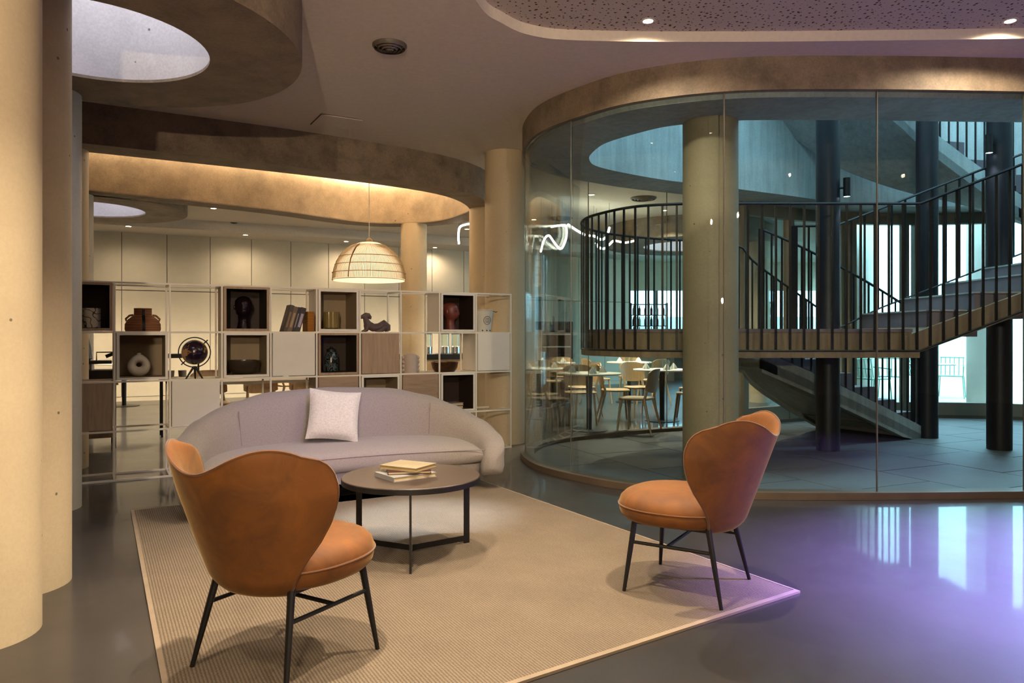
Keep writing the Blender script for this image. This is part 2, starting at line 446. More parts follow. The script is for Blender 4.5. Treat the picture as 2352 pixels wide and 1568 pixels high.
me = filled([room] + [circle(x, y, (a + b) / 2, 48) for x, y, a, b in SKY] + [offset_loop(OV, -0.15), offset_loop(GL, 0.2), RC], ZC)
me.materials.append(M['ceiling'])
put('ceiling', me, kind='structure', label='flat beige plaster ceiling around the concrete rings', category='ceiling')
b = MB()
b.loft([[(p[0], p[1], ZC - 0.001) for p in RC], [(p[0], p[1], ZC + 0.07) for p in offset_loop(RC, 0.012)]])
b.build('ceiling_recess_lip', M['ceiling'], kind='structure', label='shallow plaster lip around the perforated ceiling panel', category='ceiling')
b = MB(); b.add([(p[0], p[1], ZC + 0.07) for p in offset_loop(RC, -0.02)], [tuple(range(len(RC)))])
b.build('ceiling_perforated', M['perforated'], smooth=0, kind='structure', label='perforated acoustic ceiling panel recessed in the plaster', category='ceiling')

LB = ['round concrete skylight ring above the cream columns', 'small far round skylight ring near the panelled wall', 'grey concrete ring over the dining room column']
for k, (x, y, ri, ro) in enumerate(SKY):
    t = thing('ceiling_skylight_ring', LB[k], 'skylight', kind='structure')
    b = MB(); b.ring(circle(x, y, ro), circle(x, y, ri), ZB, ZC + 0.02, ZB + 0.02, 0)
    b.build('ring_beam', M['concrete'], t)
    b = MB(); b.loft([[(*p, ZB + 0.02) for p in circle(x, y, ri)], [(*p, 4.3) for p in circle(x, y, ri)]])
    b.build('shaft_wall', M['concrete_white'], t)
    b = MB(); b.add([(*p, 4.3) for p in circle(x, y, ri)], [tuple(range(64))]); b.build('skylight_glazing', M['sky_glass'], t, smooth=0)
# big oval opening with the cove light
t = thing('ceiling_oval_beam', 'large oval concrete ring beam with warm lit inner face', 'beam', kind='structure')
b = MB(); b.ring(offset_loop(OV, -0.36), OV, ZB, ZC + 0.02, ZB + 0.015); b.build('ring_beam', M['concrete'], t)
b = MB(); b.loft([[(*p, ZB + 0.015) for p in OV], [(*p, 3.80) for p in OV]]); b.build('inner_face', M['concrete_warm'], t)
b = MB(); b.add([(*p, 3.80) for p in OV], [tuple(range(len(OV)))]); b.build('cavity_top', M['ceiling'], t, smooth=0)
led = [p for p in offset_loop(OV, 0.05)][20:64]
b = MB(); b.tube([(p[0], p[1], 3.66) for p in led], 0.02, 6); b.build('cove_light', M['led'], t)
# courtyard ring beam
CI = offset_loop(GL, 0.66)
t = thing('ceiling_courtyard_beam', 'curved concrete ring beam over the glazed courtyard', 'beam', kind='structure')
b = MB(); b.loft([[(*p, ZC + 0.02) for p in offset_loop(GL, -0.03)], [(*p, 3.125) for p in offset_loop(GL, -0.03)], [(*p, 3.125) for p in offset_loop(GL, 0.03)]]); b.build('fascia', M['concrete'], t)
b = MB(); b.loft([[(*p, 3.125) for p in offset_loop(GL, 0.03)], [(*p, 3.09) for p in offset_loop(GL, 0.05)], [(*p, 3.09) for p in CI]]); b.build('soffit', M['concrete_grey'], t)
b = MB(); b.loft([[(*p, 3.09) for p in CI], [(*p, 6.5) for p in CI]]); b.build('inner_wall', M['concrete_grey'], t)

# floors
b = MB(); b.add([(x, y, 0) for x, y in room], [tuple(range(len(room)))])
b.build('floor', M['floor'], smooth=0, kind='structure', label='dark grey polished concrete floor', category='floor')
b = MB(); b.add([(-60, -60, -.03), (60, -60, -.03), (60, 90, -.03), (-60, 90, -.03)], [(0, 1, 2, 3)])
b.build('ground', M['ground'], smooth=0, kind='structure', label='pale paved terrace ground outside the far glazing', category='ground')
t = thing('floor_courtyard', 'grey stone paving inside the glazed courtyard', 'floor', kind='structure')
b = MB(); b.prism(offset_loop(GL, 0.06), 0.001, 0.004); b.build('joint_bed', M['grout'], t, smooth=0)
def clip(poly, a, b_, c):     # keep a*x+b*y<=c
    out = []
    for i in range(len(poly)):
        p, q = poly[i - 1], poly[i]; dp, dq = a * p[0] + b_ * p[1] - c, a * q[0] + b_ * q[1] - c
        if dp <= 0: out.append(p)
        if (dp < 0 < dq) or (dq < 0 < dp):
            s = dp / (dp - dq); out.append((p[0] + (q[0] - p[0]) * s, p[1] + (q[1] - p[1]) * s))
    return out
base = [(p.x, p.y) for p in offset_loop(GL, 0.10)][::2]
ca, sa = math.cos(R(24)), math.sin(R(24)); W = 0.95
for i in range(0, 16):
    for j in range(-1, 12):
        g = 0.005
        u0, v0 = i * W, j * W + (0.45 if i % 2 else 0)
        poly = base
        for a_, b_, c_ in ((ca, sa, u0 + W - g + 2), (-ca, -sa, -(u0 + g + 2)), (-sa, ca, v0 + W - g + 1.0), (sa, -ca, -(v0 + g + 1.0))):
            poly = clip(poly, a_, b_, c_)
            if len(poly) < 3: break
        if len(poly) >= 3 and abs(area2(poly)) > 0.02:
            b = MB(); b.prism(poly, 0.004, 0.012 + random.uniform(0, 0.002)); b.build('paving_slab', M['paving'], t, smooth=0)
# kerb
b = MB()
o1, i1 = offset_loop(GL, -0.05), offset_loop(GL, 0.09)
b.loft([[(*p, 0.001) for p in o1], [(*p, 0.055) for p in o1], [(*p, 0.055) for p in i1], [(*p, 0.001) for p in i1]])
b.build('trim_1', plain('bronze_sill', hexc('#5f5040'), .5, .2), kind='structure', label='low bronze sill under the curved glass', category='trim')

# ------------------------------------------------------------------ glass walls of the courtyard
nGL = len(GL)
def ratio_idx(px, lo, hi):
    r = (px - CX) / FPX
    return min(range(lo, hi), key=lambda i: abs(GL[i].x / GL[i].y - r))
left_i = min(range(nGL), key=lambda i: GL[i].x / GL[i].y)
near = [0, 14] + [ratio_idx(p, 0, left_i) for p in (2352 - 20, 2032, 1675, 1306)] + [left_i]
near = sorted(set(near))
w1 = thing('window_1', 'curved frameless glass wall around the courtyard', 'glass wall', kind='structure')
def pane(parent, a, b_, z0=0.05, z1=3.12):
    idx = [k % nGL for k in range(a, b_ + 1)]
    pts = [Vector((*GL[k], 0)) for k in idx]
    d0 = (pts[1] - pts[0]).normalized() * 0.004; d1 = (pts[-1] - pts[-2]).normalized() * 0.004
    pts[0] = pts[0] + d0; pts[-1] = pts[-1] - d1
    m = MB(); o = offset_open(pts, 0.006); i_ = offset_open(pts, -0.006)
    loop = [(p.x, p.y) for p in o] + [(p.x, p.y) for p in i_[::-1]]
    m.prism(loop, z0, z1); m.build('glass_pane', M['glass'], parent)
    p = pts[0]; q = MB(); q.box((p.x - .004, p.y - .007, z0), (p.x + .004, p.y + .007, z1)); q.build('glass_joint', M['glass_joint'], parent, smooth=0)
for a, c in zip(near, near[1:]): pane(w1, a, c)
far0 = [left_i] + [ratio_idx(p, left_i + 1, 130) for p in (1345, 1527, 1700)]
far0 = sorted(set(far0))
for a, c in zip(far0, far0[1:]): pane(w1, a, c)
# framed far glazing
w2 = thing('window_2', 'framed far glazing of the courtyard with beige mullions', 'glass wall', kind='structure')
mull = [far0[-1]] + [ratio_idx(p, left_i + 1, 140) for p in (1812, 1960, 2065, 2172, 2345)] + [150, 160, 170, nGL]
mull = sorted(set(mull))
for a, c in zip(mull, mull[1:]):
    pane(w2, a, c, 0.22, 2.95)
    p, q = GL[a % nGL], GL[(a + 1) % nGL]; ang = math.atan2(q.y - p.y, q.x - p.x)
    m = MB(); m.box((-.045, -.06, 0.01), (.045, .06, 3.1), T(p.x, p.y, 0, rz=ang)); m.build('mullion', M['alu'], w2, smooth=0)
    pts = [Vector((*GL[k % nGL], 0)) for k in range(a, c + 1)]
    for z0, z1 in ((0.03, 0.24), (2.92, 3.1)):
        m = MB(); lo = [(x.x, x.y) for x in offset_open(pts, .05)] + [(x.x, x.y) for x in offset_open(pts, -.05)[::-1]]
        m.prism(lo, z0, z1); m.build('frame_rail', M['alu'], w2)

p = PY(2283, 812, 10.95)
m = MB(); m.tube([(p.x - .05, p.y - .02, p.z), (p.x - .05, p.y - .08, p.z), (p.x + .09, p.y - .08, p.z)], .012, 8); m.build('door_handle', M['black'], w2)
# ------------------------------------------------------------------ columns
def column(x, y, r, z1, mat, label, base=True, n=48):
    m = MB(); m.lathe([(r, 0.0), (r, z1)], n, T(x, y, 0), True, True)
    o = m.build('column', M[mat], kind='structure', label=label, category='column')
    return o
column(-2.25, 3.08, .25, ZC, 'column', 'cream round column closest to the rug corner')
column(-2.49, 3.70, .25, ZC, 'column', 'cream pitted column second in the row of columns')
column(-3.38, 5.32, .25, ZB, 'colwhite', 'pale column under the round skylight ring')
column(-4.25, 6.96, .235, ZB, 'column', 'cream column just behind the open shelving')
column(-5.47, 9.2, .235, ZB, 'colwhite', 'slim pale column behind the shelving end, far row')
column(-.08, 8.68, .238, ZC, 'column', 'cream column between shelving and curved glass wall')
column(-.36, 10.3, .235, ZB, 'column', 'cream column at the tip of the oval beam')
column(-1.556, 11.72, .205, ZB, 'column', 'cream column behind the rattan pendant lamp')
column(1.72, 6.42, .235, 3.09, 'colgrey', 'warm lit column inside the glass courtyard')
column(4.65, 13.9, .19, ZB, 'column', 'cream dining room column under the grey ring')
for x, y, l in ((3.41, 7.99, 'dark column in front of the lower stair flight'), (5.03, 8.97, 'dark column at the foot of the stair'), (5.30, 8.05, 'dark column under the rising stair flight')):
    column(x, y, .122, 6.3, 'darkcol', l, n=32)

# ------------------------------------------------------------------ walls
def wallbox(name, p, q, z0, z1, th, mat, label, **kw):
    p, q = Vector((*p, 0)), Vector((*q, 0)); d = (q - p); L = d.length; a = math.atan2(d.y, d.x)
    m = MB(); m.box((0, 0, z0), (L, th, z1))
    return m.build(name, M[mat], None, 0, loc=p, rz=a, kind='structure', label=label, category='wall', **kw)
wallbox('wall_left', (-10, 23), (-10, -4), 0, ZC, -.15, 'panel', 'plain cream side wall beyond the columns')
wallbox('wall_rear', (-10, -4), (9.8, -4), 0, ZC, -.15, 'panel', 'plain cream wall behind the seating area')
wallbox('wall_right', (9.8, -4), (9.8, 11.6), 0, ZC, -.15, 'panel', 'plain cream wall on the courtyard side')
# long panelled wall  Y = 17.7 + 0.5 X
def WB(x): return (x, 17.7 + 0.5 * x)
wb = wallbox('wall_back', WB(-10.17), WB(3.05), 0, ZC, .15, 'gap', 'long cream panelled wall behind the shelving')
L = (Vector(WB(3.05)) - Vector(WB(-10.17))).length
# joint positions taken from where the wall's panel seams stand
nP = 19; pw = L / nP
meP = {}
for k in range(nP):
    for z0, z1 in ((0.09, 2.10), (2.115, 3.2)):
        key = (z0,)
        if key not in meP:
            m = MB(); m.box((0.006, -.02, z0), (pw - .006, 0, z1)); meP[key] = m.mesh('wall_panel', M['panel'], 0)
        put('wall_panel', meP[key], wb, (k * pw, 0, 0))
m = MB(); m.box((0, -.012, 0.0), (L, 0, .085)); m.build('skirting', M['panel'], wb, 0)
# dropped ceiling strip along that wall
e = (Vector((1, .5)).normalized()); nrm = Vector((e.y, -e.x))
a0, a1 = Vector(WB(-9.9)), Vector(WB(3.05))
m = MB(); m.prism([a0, a1, a1 + nrm * 1.0, a0 + nrm * 1.0], 3.2, ZC + .01)
m.build('ceiling_strip', M['ceiling'], smooth=0, kind='structure', label='lowered plaster ceiling strip along the panelled wall', category='ceiling')
# dining room far side: wall with windows
wallbox('wall_far', (3.0, 21.5), (10.0, 21.5), 2.55, ZC, .15, 'panel', 'plaster band above the bar windows')
wallbox('wall_bar', (3.0, 21.5), (10.0, 21.5), 0, 1.35, .15, 'gap', 'dark low wall under the bar windows')
wallbox('wall_dining', WB(3.05), (3.0, 21.6), 0, ZC, .15, 'panel', 'pale return wall beside the bar')
w3 = thing('window_3', 'bright bar window with dark mullions', 'window', kind='structure')
for x in (3.2, 4.2, 5.0, 5.9, 6.9, 8.0, 9.2):
    m = MB(); m.box((x - .04, 21.5, 1.35), (x + .04, 21.56, 2.55)); m.build('mullion', M['alu'], w3, 0)
m = MB(); m.box((3.0, 21.52, 1.36), (10, 21.53, 2.54)); m.build('glass_pane', M['glass'], w3, 0)
# glazed wall between dining room and terrace
w4 = thing('window_4', 'dining room glazing towards the terrace', 'window', kind='structure')
A, B_ = Vector((5.2, 11.6, 0)), Vector((10.2, 23, 0))
for k in range(9):
    p = A.lerp(B_, k / 8); m = MB(); m.box((-.05, -.05, 0), (.05, .05, ZC - .3), T(p.x, p.y)); m.build('mullion', M['alu'], w4, 0)
d = B_ - A; ang = math.atan2(d.y, d.x)
m = MB(); m.box((0, -.006, .02), (d.length, .006, 2.95), T(A.x, A.y, 0, rz=ang)); m.build('glass_pane', M['glass'], w4, 0)
m = MB(); m.box((0, -.07, 2.95), (d.length, .07, ZC), T(A.x, A.y, 0, rz=ang)); m.build('lintel', M['concrete_grey'], w4, 0)
m = MB(); m.box((5.1, 11.5, 3.09), (9.8, 11.62, ZC)); m.build('trim_2', M['concrete_grey'], smooth=0, kind='structure', label='concrete edge beam above the far terrace doors', category='trim')

# ------------------------------------------------------------------ ceiling fittings
def vent(loc, r, label, group=None):
    t = thing('ceiling_vent', label, 'vent', loc)
    if group: t['group'] = group
    for k in range(4):
        ra = r * (1 - k * 0.24)
        m = MB(); m.lathe([(ra, 0), (ra, -.012 - k * .006), (ra - r * .10, -.03 - k * .006), (ra - r * .12, 0)], 32, None, False, False)
        m.build('vent_ring', M['grey'], t)
    m = MB(); m.lathe([(r * .16, 0), (r * .16, -.04), (0.002, -.045)], 20); m.build('vent_hub', M['grey'], t)
    return t
v0 = PZ(895, 103, ZC); vent(v0, .125, 'round dark ring ceiling vent beside the skylight ring')
for px, py, in ((1478, 454), (1290, 500), (1455, 515)):
    vent(PZ(px, py, ZC), .2, 'round grey ceiling vent over the dining tables', 'dining room ceiling vents')
vent(PZ(535, 513, ZC), .16, 'round ceiling vent in front of the panelled wall')
h = PZ(773, 280, ZC)
t = thing('access_hatch', 'flush square hatch in the plaster ceiling', 'hatch', (h.x, h.y, ZC), ROT)
m = MB(); m.box((-.21, -.21, -.004), (.21, .21, 0)); m.build('hatch_gap', M['gap'], t, 0)
m = MB(); m.box((-.204, -.204, -.010), (.204, .204, -.003)); m.build('hatch_panel', M['ceiling'], t, 0)

WARM = (1.0, 0.83, 0.62)
def downlight(loc, watts, label, group, angle=95, r=.038, color=WARM, aim=None):
    t = thing('downlight', label, 'downlight', loc, group=group)
    m = MB(); m.lathe([(r * .85, 0), (r * 1.35, -.002), (r * 1.35, -.006), (r * .95, -.008), (r * .85, -.002)], 24, None, False, False); m.build('trim_ring', M['white_metal'], t)
    m = MB(); m.lathe([(r * .86, -.001), (r * .84, -.004), (.002, -.005)], 20); m.build('lens', M['glow_warm'], t)
    if watts:
        l = spot_light('downlight_beam', (0, 0, -.02), aim or (0, 0, -1), color, watts, angle, 0.8, .03)
        l.parent = t
    return t
ZR = ZC + .07
G1 = 'downlights in the perforated ceiling'
for x, y, w, l in ((.95, 5.17, 90, 'downlight in the perforated ceiling in front of the courtyard column'), (3.48, 5.17, 90, 'downlight in the perforated ceiling in front of the stair flights'), (6.0, 5.0, 80, 0), (.95, 3.45, 290, 0), (3.48, 1.2, 60, 0), (.9, .8, 60, 0), (5.6, 1.4, 60, 0)):
    downlight((x, y, ZR), w, l or 'recessed warm downlight in the perforated ceiling over open floor', G1, 110 if w > 200 else 165)
G2 = 'downlights in the plaster ceiling over the rug'
for x, y, w in ((-.80, 2.55, 350), (-.50, 4.25, 190), (-1.35, .9, 130), (-3.6, 1.2, 90), (-5.5, 4.0, 160)):
    downlight((x, y, ZC), w * .85, 'recessed warm downlight in the plaster ceiling over the rug', G2)
G3 = 'downlights by the panelled wall'
for px, py, z in ((390, 516, ZC), (608, 530, ZC), (813, 541, ZC), (986, 546, ZC), (295, 519, 3.2), (564, 539, 3.2), (795, 554, 3.2), (999, 568, 3.2)):
    p = PZ(px, py, z)
    downlight(p, 26, 'small warm downlight along the panelled wall', G3, 166, .05)
G4 = 'downlights over the dining tables'
for x, y in ((1.2, 11.2), (2.6, 12.6), (.4, 13.6), (2.2, 15.5), (-2.9, 13.6), (-5, 12.4), (-7.4, 11.6), (-.9, 14.8)):  # negative x: added fill lamps for the back room
    downlight((x, y, ZC), 380, 'warm downlight over the dining tables, added fill in the back room', G4, 130, .05, (1.0, .84, .62))
# ------------------------------------------------------------------ rug
rug_c = [(1.398, 3.59), (-.45, 6.65), (-2.703, 5.247), (-.897, 2.009)]
rc = Vector((-.663, 4.374)); th = R(29.4)
def to_rug(p):
    d = Vector(p) - rc; return (d.x * math.cos(th) + d.y * math.sin(th), -d.x * math.sin(th) + d.y * math.cos(th))
ro = [to_rug(p) for p in rug_c]
t = thing('rug', 'large beige woven rectangular rug under the seating', 'rug', (rc.x, rc.y, 0), th)
def sub(poly, n=12):
    out = []
    for i in range(len(poly)):
        a, c = Vector(poly[i]), Vector(poly[(i + 1) % len(poly)])
        out += [a.lerp(c, k / n) for k in range(n)]
    return out
m = MB(); m.slab(offset_loop(sub(ro, 1), .0), [(.012, .002), (.012, .013)]); m.build('rug_field', M['rug'], t, 0)
def ring_poly(o, ins, z0, z1):
    q = MB(); i_ = []
    cx = sum(p[0] for p in o) / 4; cy_ = sum(p[1] for p in o) / 4
    i_ = [(p[0] - math.copysign(ins, p[0] - cx), p[1] - math.copysign(ins, p[1] - cy_)) for p in o]
    q.loft([[(*p, z0) for p in o], [(*p, z1) for p in o], [(*p, z1 + .003) for p in i_], [(*p, z0) for p in i_]]); return q
ring_poly(ro, .02, .001, .012).build('rug_binding', M['rug_edge'], t, 0)

# ------------------------------------------------------------------ sofa
so = SN(1.70, 5.65)
sofa = thing('curved_sofa', 'curved lavender grey crescent sofa facing the coffee table', 'sofa', (so.x, so.y, 0), ROT)
def lerp_tab(tab, x):
    for (a, va), (c, vc) in zip(tab, tab[1:]):
        if x <= c:
            k = (x - a) / (c - a); k = k * k * (3 - 2 * k) * .5 + k * .5
            return va + (vc - va) * k
    return tab[-1][1]
HT = [(0, .82), (25, .80), (43, .735), (57, .655), (72, .555), (90, .445), (104, .37), (112, .33)]
def shell_pt(phi, d):          # plan point, d = distance inwards from the outer line
    a, bb, y0 = 1.225 - d, .714 - d, -.214
    return Vector((a * math.sin(phi), y0 + bb * math.cos(phi)))
loops = []; PH = 110; NSEG = 72
for i in range(NSEG + 1):
    deg = -PH + 2 * PH * i / NSEG; ph = R(deg); ad = abs(deg)
    h_ = lerp_tab(HT, ad); endk = min(1, (PH - ad) / 9.0); endk = math.sqrt(max(0, 1 - (1 - endk) ** 2))
    th_ = .17 * (.25 + .75 * endk) ; zb = .12 + (1 - endk) * .06; h_ = .2 + (h_ - .2) * (.45 + .55 * endk)
    lean = .10 * (h_ - .2) / .6
    sec = []
    prof = [(.02, 0), (0, .10), (-.012, .3), (-lean * .35, .6), (-lean * .55, .85), (-lean * .45, .95), (-lean * .15 + .05, 1.0), (.09 - lean * .1, .985), (.14, .9), (.165, .7), (.18, .45), (.185, .2), (.17, 0)]
    for d, f in prof:
        dd = .085 + (d - .085) * (th_ / .17)
        p = shell_pt(ph, dd); sec.append((p.x, p.y, zb + (h_ - zb) * f))
    loops.append(sec)
m = MB(); m.loft(loops, True, True, True); sh = m.build('backrest', M['sofa'], sofa, 60, fix=True)
for deg in (-45, 47):
    pts = []
    for z in (.42, .5, .6, .68):
        p = shell_pt(R(deg), .178 - (z - .42) * .10); pts.append((p.x, p.y, z))
    m = MB(); m.tube(pts, .0035, 6); m.build('seam', M['sofa_seam'], sh)
# seat: outline front curve + along the inner face of the backrest
out = []
for i in range(41):
    ph = R(-98 + 196 * i / 40); p = shell_pt(ph, .165); out.append(p)
xr = out[-1].x
for i in range(1, 30):
    x = xr - 2 * xr * i / 30; out.append(Vector((x, -.165 - .17 * abs(x / xr) ** 1.7)))
out = out[::-1]
def yfront(x): return -.165 - .17 * abs(x / xr) ** 1.7
def yback(x):
    ph = math.asin(max(-1, min(1, x / (1.225 - .165)))); return shell_pt(ph, .165).y
loops = []; XE = xr + .02
for i in range(61):
    u = -1 + 2 * i / 60; x = XE * math.sin(u * math.pi / 2) if abs(u) > 0 else 0.0
    k = math.sqrt(max(.02, 1 - abs(x / XE) ** 8))
    yf, yb = yfront(min(max(x, -xr), xr)), yback(min(max(x, -1.06), 1.06)) + .02
    zb_, zt_ = .205 + (1 - k) * .05, .405 - (1 - k) * .10
    sec = [(yf + .03, zb_), (yf + .004, zb_ + .02), (yf, zb_ + .06)]
    for w_, z_ in ((0, -.085), (.008, -.065), (.035, -.042), (.09, -.022), (.17, -.006), (.26, 0)): sec.append((min(yf + w_, yb - .01), zt_ + z_))
    sec += [(yb, zt_ + .004), (yb, zb_)]
    loops.append([(x, y, z) for y, z in sec])
m = MB(); m.loft(loops, True, True, True)
seat = m.build('seat_cushion', M['sofa'], sofa, 60, fix=True)
m = MB(); m.tube([(x, yfront(x) - .001, .327) for x in [-xr + 2 * xr * k / 50 for k in range(51)]], .0035, 6); m.build('piping', M['sofa_seam'], seat)
m = MB(); m.slab(out, [(.05, .115), (.03, .125), (.025, .21)]); m.build('plinth', M['sofa'], sofa, 60)
m = MB(); m.slab(out, [(.14, .0135), (.14, .118)]); m.build('recessed_base', M['black'], sofa)

# cushion
def pillow(name, mat, w, h_, t_, M_, parent=None, n=14, **kw):
    vs_ = []; fs = []
    for sgn in (1, -1):
        for i in range(n + 1):
            for j in range(n + 1):
                u, v = -1 + 2 * i / n, -1 + 2 * j / n
                k = max(0, (1 - abs(u) ** 3.0) * (1 - abs(v) ** 3.0)) ** .6
                pin = 1 - .07 * (1 - abs(u) ** 2) * abs(v) ** 3 - 0 ; pin2 = 1 - .07 * (1 - abs(v) ** 2) * abs(u) ** 3
                vs_.append((u * w / 2 * pin2, sgn * t_ / 2 * k, v * h_ / 2 * pin))
    N = (n + 1) ** 2
    for s in (0, 1):
        for i in range(n):
            for j in range(n):
                a = s * N + i * (n + 1) + j; q = (a, a + 1, a + n + 2, a + n + 1)
                fs.append(q if s == 0 else q[::-1])
    q = MB(); q.add(vs_, fs, M_)
    return q
cp = SN(1.66, 5.83)
m = pillow('cushion', None, .41, .41, .13, Matrix.Identity(4))
cu = m.build('throw_cushion', M['cushion'], None, 60, loc=(cp.x, cp.y, .615), fix=True)
cu.rotation_euler = (Matrix.Rotation(ROT - .12, 4, 'Z') @ Matrix.Rotation(R(-17), 4, 'X') @ Matrix.Rotation(R(7), 4, 'Y')).to_euler()
tag(cu, 'square cream woven throw cushion leaning on the sofa', 'cushion')

# ------------------------------------------------------------------ velvet chairs
def make_chair(label, loc, face):
    rz = math.atan2(face[1], face[0]) + math.pi / 2          # local front is -Y
    t = thing('lounge_chair', label, 'chair', (*loc, 0.013), rz)
    # seat
    out = []
    for k in range(56):
        a = 2 * math.pi * k / 56; c_, s_ = math.cos(a), math.sin(a)
        e_ = 2 / 2.3
        out.append(Vector((.285 * math.copysign(abs(c_) ** e_, c_), -.04 + .295 * math.copysign(abs(s_) ** e_, s_))))
    m = MB(); m.slab(out, [(.09, .325), (.03, .335), (.008, .355), (0, .385), (.0, .41), (.008, .435), (.03, .457), (.07, .472), (.13, .480), (.2, .484)])
    s = m.build('seat', M['velvet'], t, 60)
    m = MB(); m.tube([(p.x, p.y, .402) for p in offset_loop(out, -.002)], .004, 6, closed=True); m.build('piping', M['velvet_dark'], s)
    # wrap-around backrest
    WT = [(0, 50), (.12, 52), (.25, 58), (.4, 67), (.52, 72), (.65, 74.5), (.78, 75), (.88, 73), (.94, 69.5), (.98, 64.5), (1.0, 58)]
    nu, nv = 48, 30; vs_ = []; fs = []
    def wt(v):
        for (a, x), (c, y) in zip(WT, WT[1:]):
            if v <= c: return x + (y - x) * (v - a) / (c - a)
        return WT[-1][1]
    def sp(u, v):
        z0 = .315
        au = abs(u)
        zt = .770 + .085 * (math.sin(min(au / .74, 1) * math.pi / 2) ** 2) - (.028 * ((au - .74) / .26) ** 2 if au > .74 else 0)
        z = z0 + (zt - z0) * v
        ph = R(wt(v)) * u
        f = (z - .315) / .46
        yr = .262 + .165 * min(f, 1.1) ; xs = .262 + .115 * min(1, f * 1.25) ** .8
        rr_ = 1.0 - .10 * (1 - min(1, v / .12)) ** 2
        return Vector((xs * math.sin(ph) * rr_, yr * math.cos(ph) * rr_, z))
    def inner(u, v):
        p = sp(u, v); f = min(max((p.z - .315) / .46, 0), 1.1)
        yr = .262 + .165 * f; xs = .262 + .115 * min(1, f * 1.25) ** .8
        nn = Vector((p.x / xs ** 2, p.y / yr ** 2, 0)).normalized()
        e_ = min((1 - abs(u)) * 2.2, (1 - v) * 3.4, 1)
        return p - nn * (.008 + .040 * math.sqrt(max(0, 1 - (1 - e_) ** 2)))
    for fn in (sp, inner):
        for j in range(nv + 1):
            for i in range(nu + 1): vs_.append(fn(-1 + 2 * i / nu, j / nv))
    N_ = (nu + 1) * (nv + 1)
    for j in range(nv):
        for i in range(nu):
            a = j * (nu + 1) + i; q = (a, a + 1, a + nu + 2, a + nu + 1)
            fs.append(q); fs.append(tuple(x + N_ for x in q[::-1]))
    rim = [j * (nu + 1) for j in range(nv + 1)] + [nv * (nu + 1) + i for i in range(1, nu + 1)] + [j * (nu + 1) + nu for j in range(nv - 1, -1, -1)] + list(range(nu - 1, 0, -1))
    for i in range(len(rim)):
        a, c = rim[i], rim[(i + 1) % len(rim)]; fs.append((a, c, c + N_, a + N_))
    m = MB(); m.add(vs_, fs); bk = m.build('backrest', M['velvet'], t, 80, fix=True)
    edge = [sp(-1, j / nv) for j in range(nv + 1)] + [sp(-1 + 2 * i / nu, 1) for i in range(1, nu + 1)] + [sp(1, 1 - j / nv) for j in range(1, nv + 1)]
    m = MB(); m.tube([p * 1.0 + Vector((p.x, p.y, 0)).normalized() * -.003 for p in edge], .0052, 6); m.build('piping', M['velvet_dark'], bk)
    # legs and stretchers
    F = {}
    for sx in (-1, 1):
        for sy in (-1, 1):
            top = Vector((sx * .195, sy * .18 - .02, .345)); bot = Vector((sx * .247, sy * .236, 0))
            F[sx, sy] = (top, bot)
            m = MB(); m.tube([bot, bot.lerp(top, .5), top], [.0085, .0125, .0145], 10); m.build('leg', M['black'], t)
    mids = []
    for sx in (-1, 1):
        a = F[sx, -1][1].lerp(F[sx, -1][0], .68); c = F[sx, 1][1].lerp(F[sx, 1][0], .68)
        m = MB(); m.tube([a, c], .0085, 8); m.build('side_stretcher', M['black'], t); mids.append(a.lerp(c, .45))
    m = MB(); m.tube(mids, .0085, 8); m.build('cross_stretcher', M['black'], t)
    m = MB(); m.prism([(-.2, -.2), (.2, -.2), (.2, .16), (-.2, .16)], .322, .336); m.build('seat_plate', M['black'], t, 0)
    return t
make_chair('orange velvet wing chair seen from behind, beside the cream columns', (-.863, 2.843), (.507, .862))
make_chair('orange velvet wing chair on the rug corner by the glass wall', (.873, 3.67), (-.85, .527))

# ------------------------------------------------------------------ coffee table
t = thing('coffee_table', 'round dark walnut coffee table on black three-legged frame', 'table', (-.573, 4.215, .013))
m = MB(); m.lathe([(.384, .415), (.39, .418), (.39, .439), (.386, .442)], 64); m.build('table_top', M['table_top'], t)
m = MB(); m.lathe([(.375, .408), (.391, .409), (.391, .436), (.3895, .437)], 64, None, True, False); m.build('top_rim', M['black'], t)
for a in (-83, 34, 155):
    c_ = R(a)
    m = MB(); m.box((-.018, -.006, 0), (.016, .006, .41), T(.365 * math.cos(c_), .365 * math.sin(c_), 0, rz=c_)); 
    m.add([(-.018, -.006, .41), (-.05, -.006, .41), (-.018, -.006, .35), (-.018, .006, .41), (-.05, .006, .41), (-.018, .006, .35)], [(0, 1, 2), (5, 4, 3), (0, 3, 4, 1), (1, 4, 5, 2), (2, 5, 3, 0)], T(.365 * math.cos(c_), .365 * math.sin(c_), 0, rz=c_))
    m.build('leg', M['black'], t, 0)
    m = MB(); m.box((0, -.006, .014), (.35, .006, .046), T(rz=c_)); m.build('base_bar', M['black'], t, 0)
def book(name_mat, w, d, h_, loc, rz, label, page='#cbb994', parent=None, ry=0, **kw):
    b = thing('book', label, 'book', loc, rz, **kw)
    m = MB(); m.box((-w / 2, -d / 2, 0), (w / 2, d / 2, .004)); m.box((-w / 2, -d / 2, h_ - .004), (w / 2, d / 2, h_)); m.box((-w / 2, -d / 2, .004), (-w / 2 + .004, d / 2, h_ - .004))
    m.build('cover', name_mat, b, 0)
    m = MB(); m.box((-w / 2 + .004, -d / 2 + .004, .004), (w / 2 - .005, d / 2 - .004, h_ - .004)); m.build('pages', plain('pages', hexc(page), .9, var=.06, scale=3, stretch=(1, 1, 90)), b, 0)
    return b
mb_grey = plain('cover_grey', hexc('#8d8a86'), .5); mb_red = plain('cover_dark_red', hexc('#3a1512'), .5); mb_tan = plain('cover_tan', hexc('#8f8268'), .6)
tt = .013 + .442
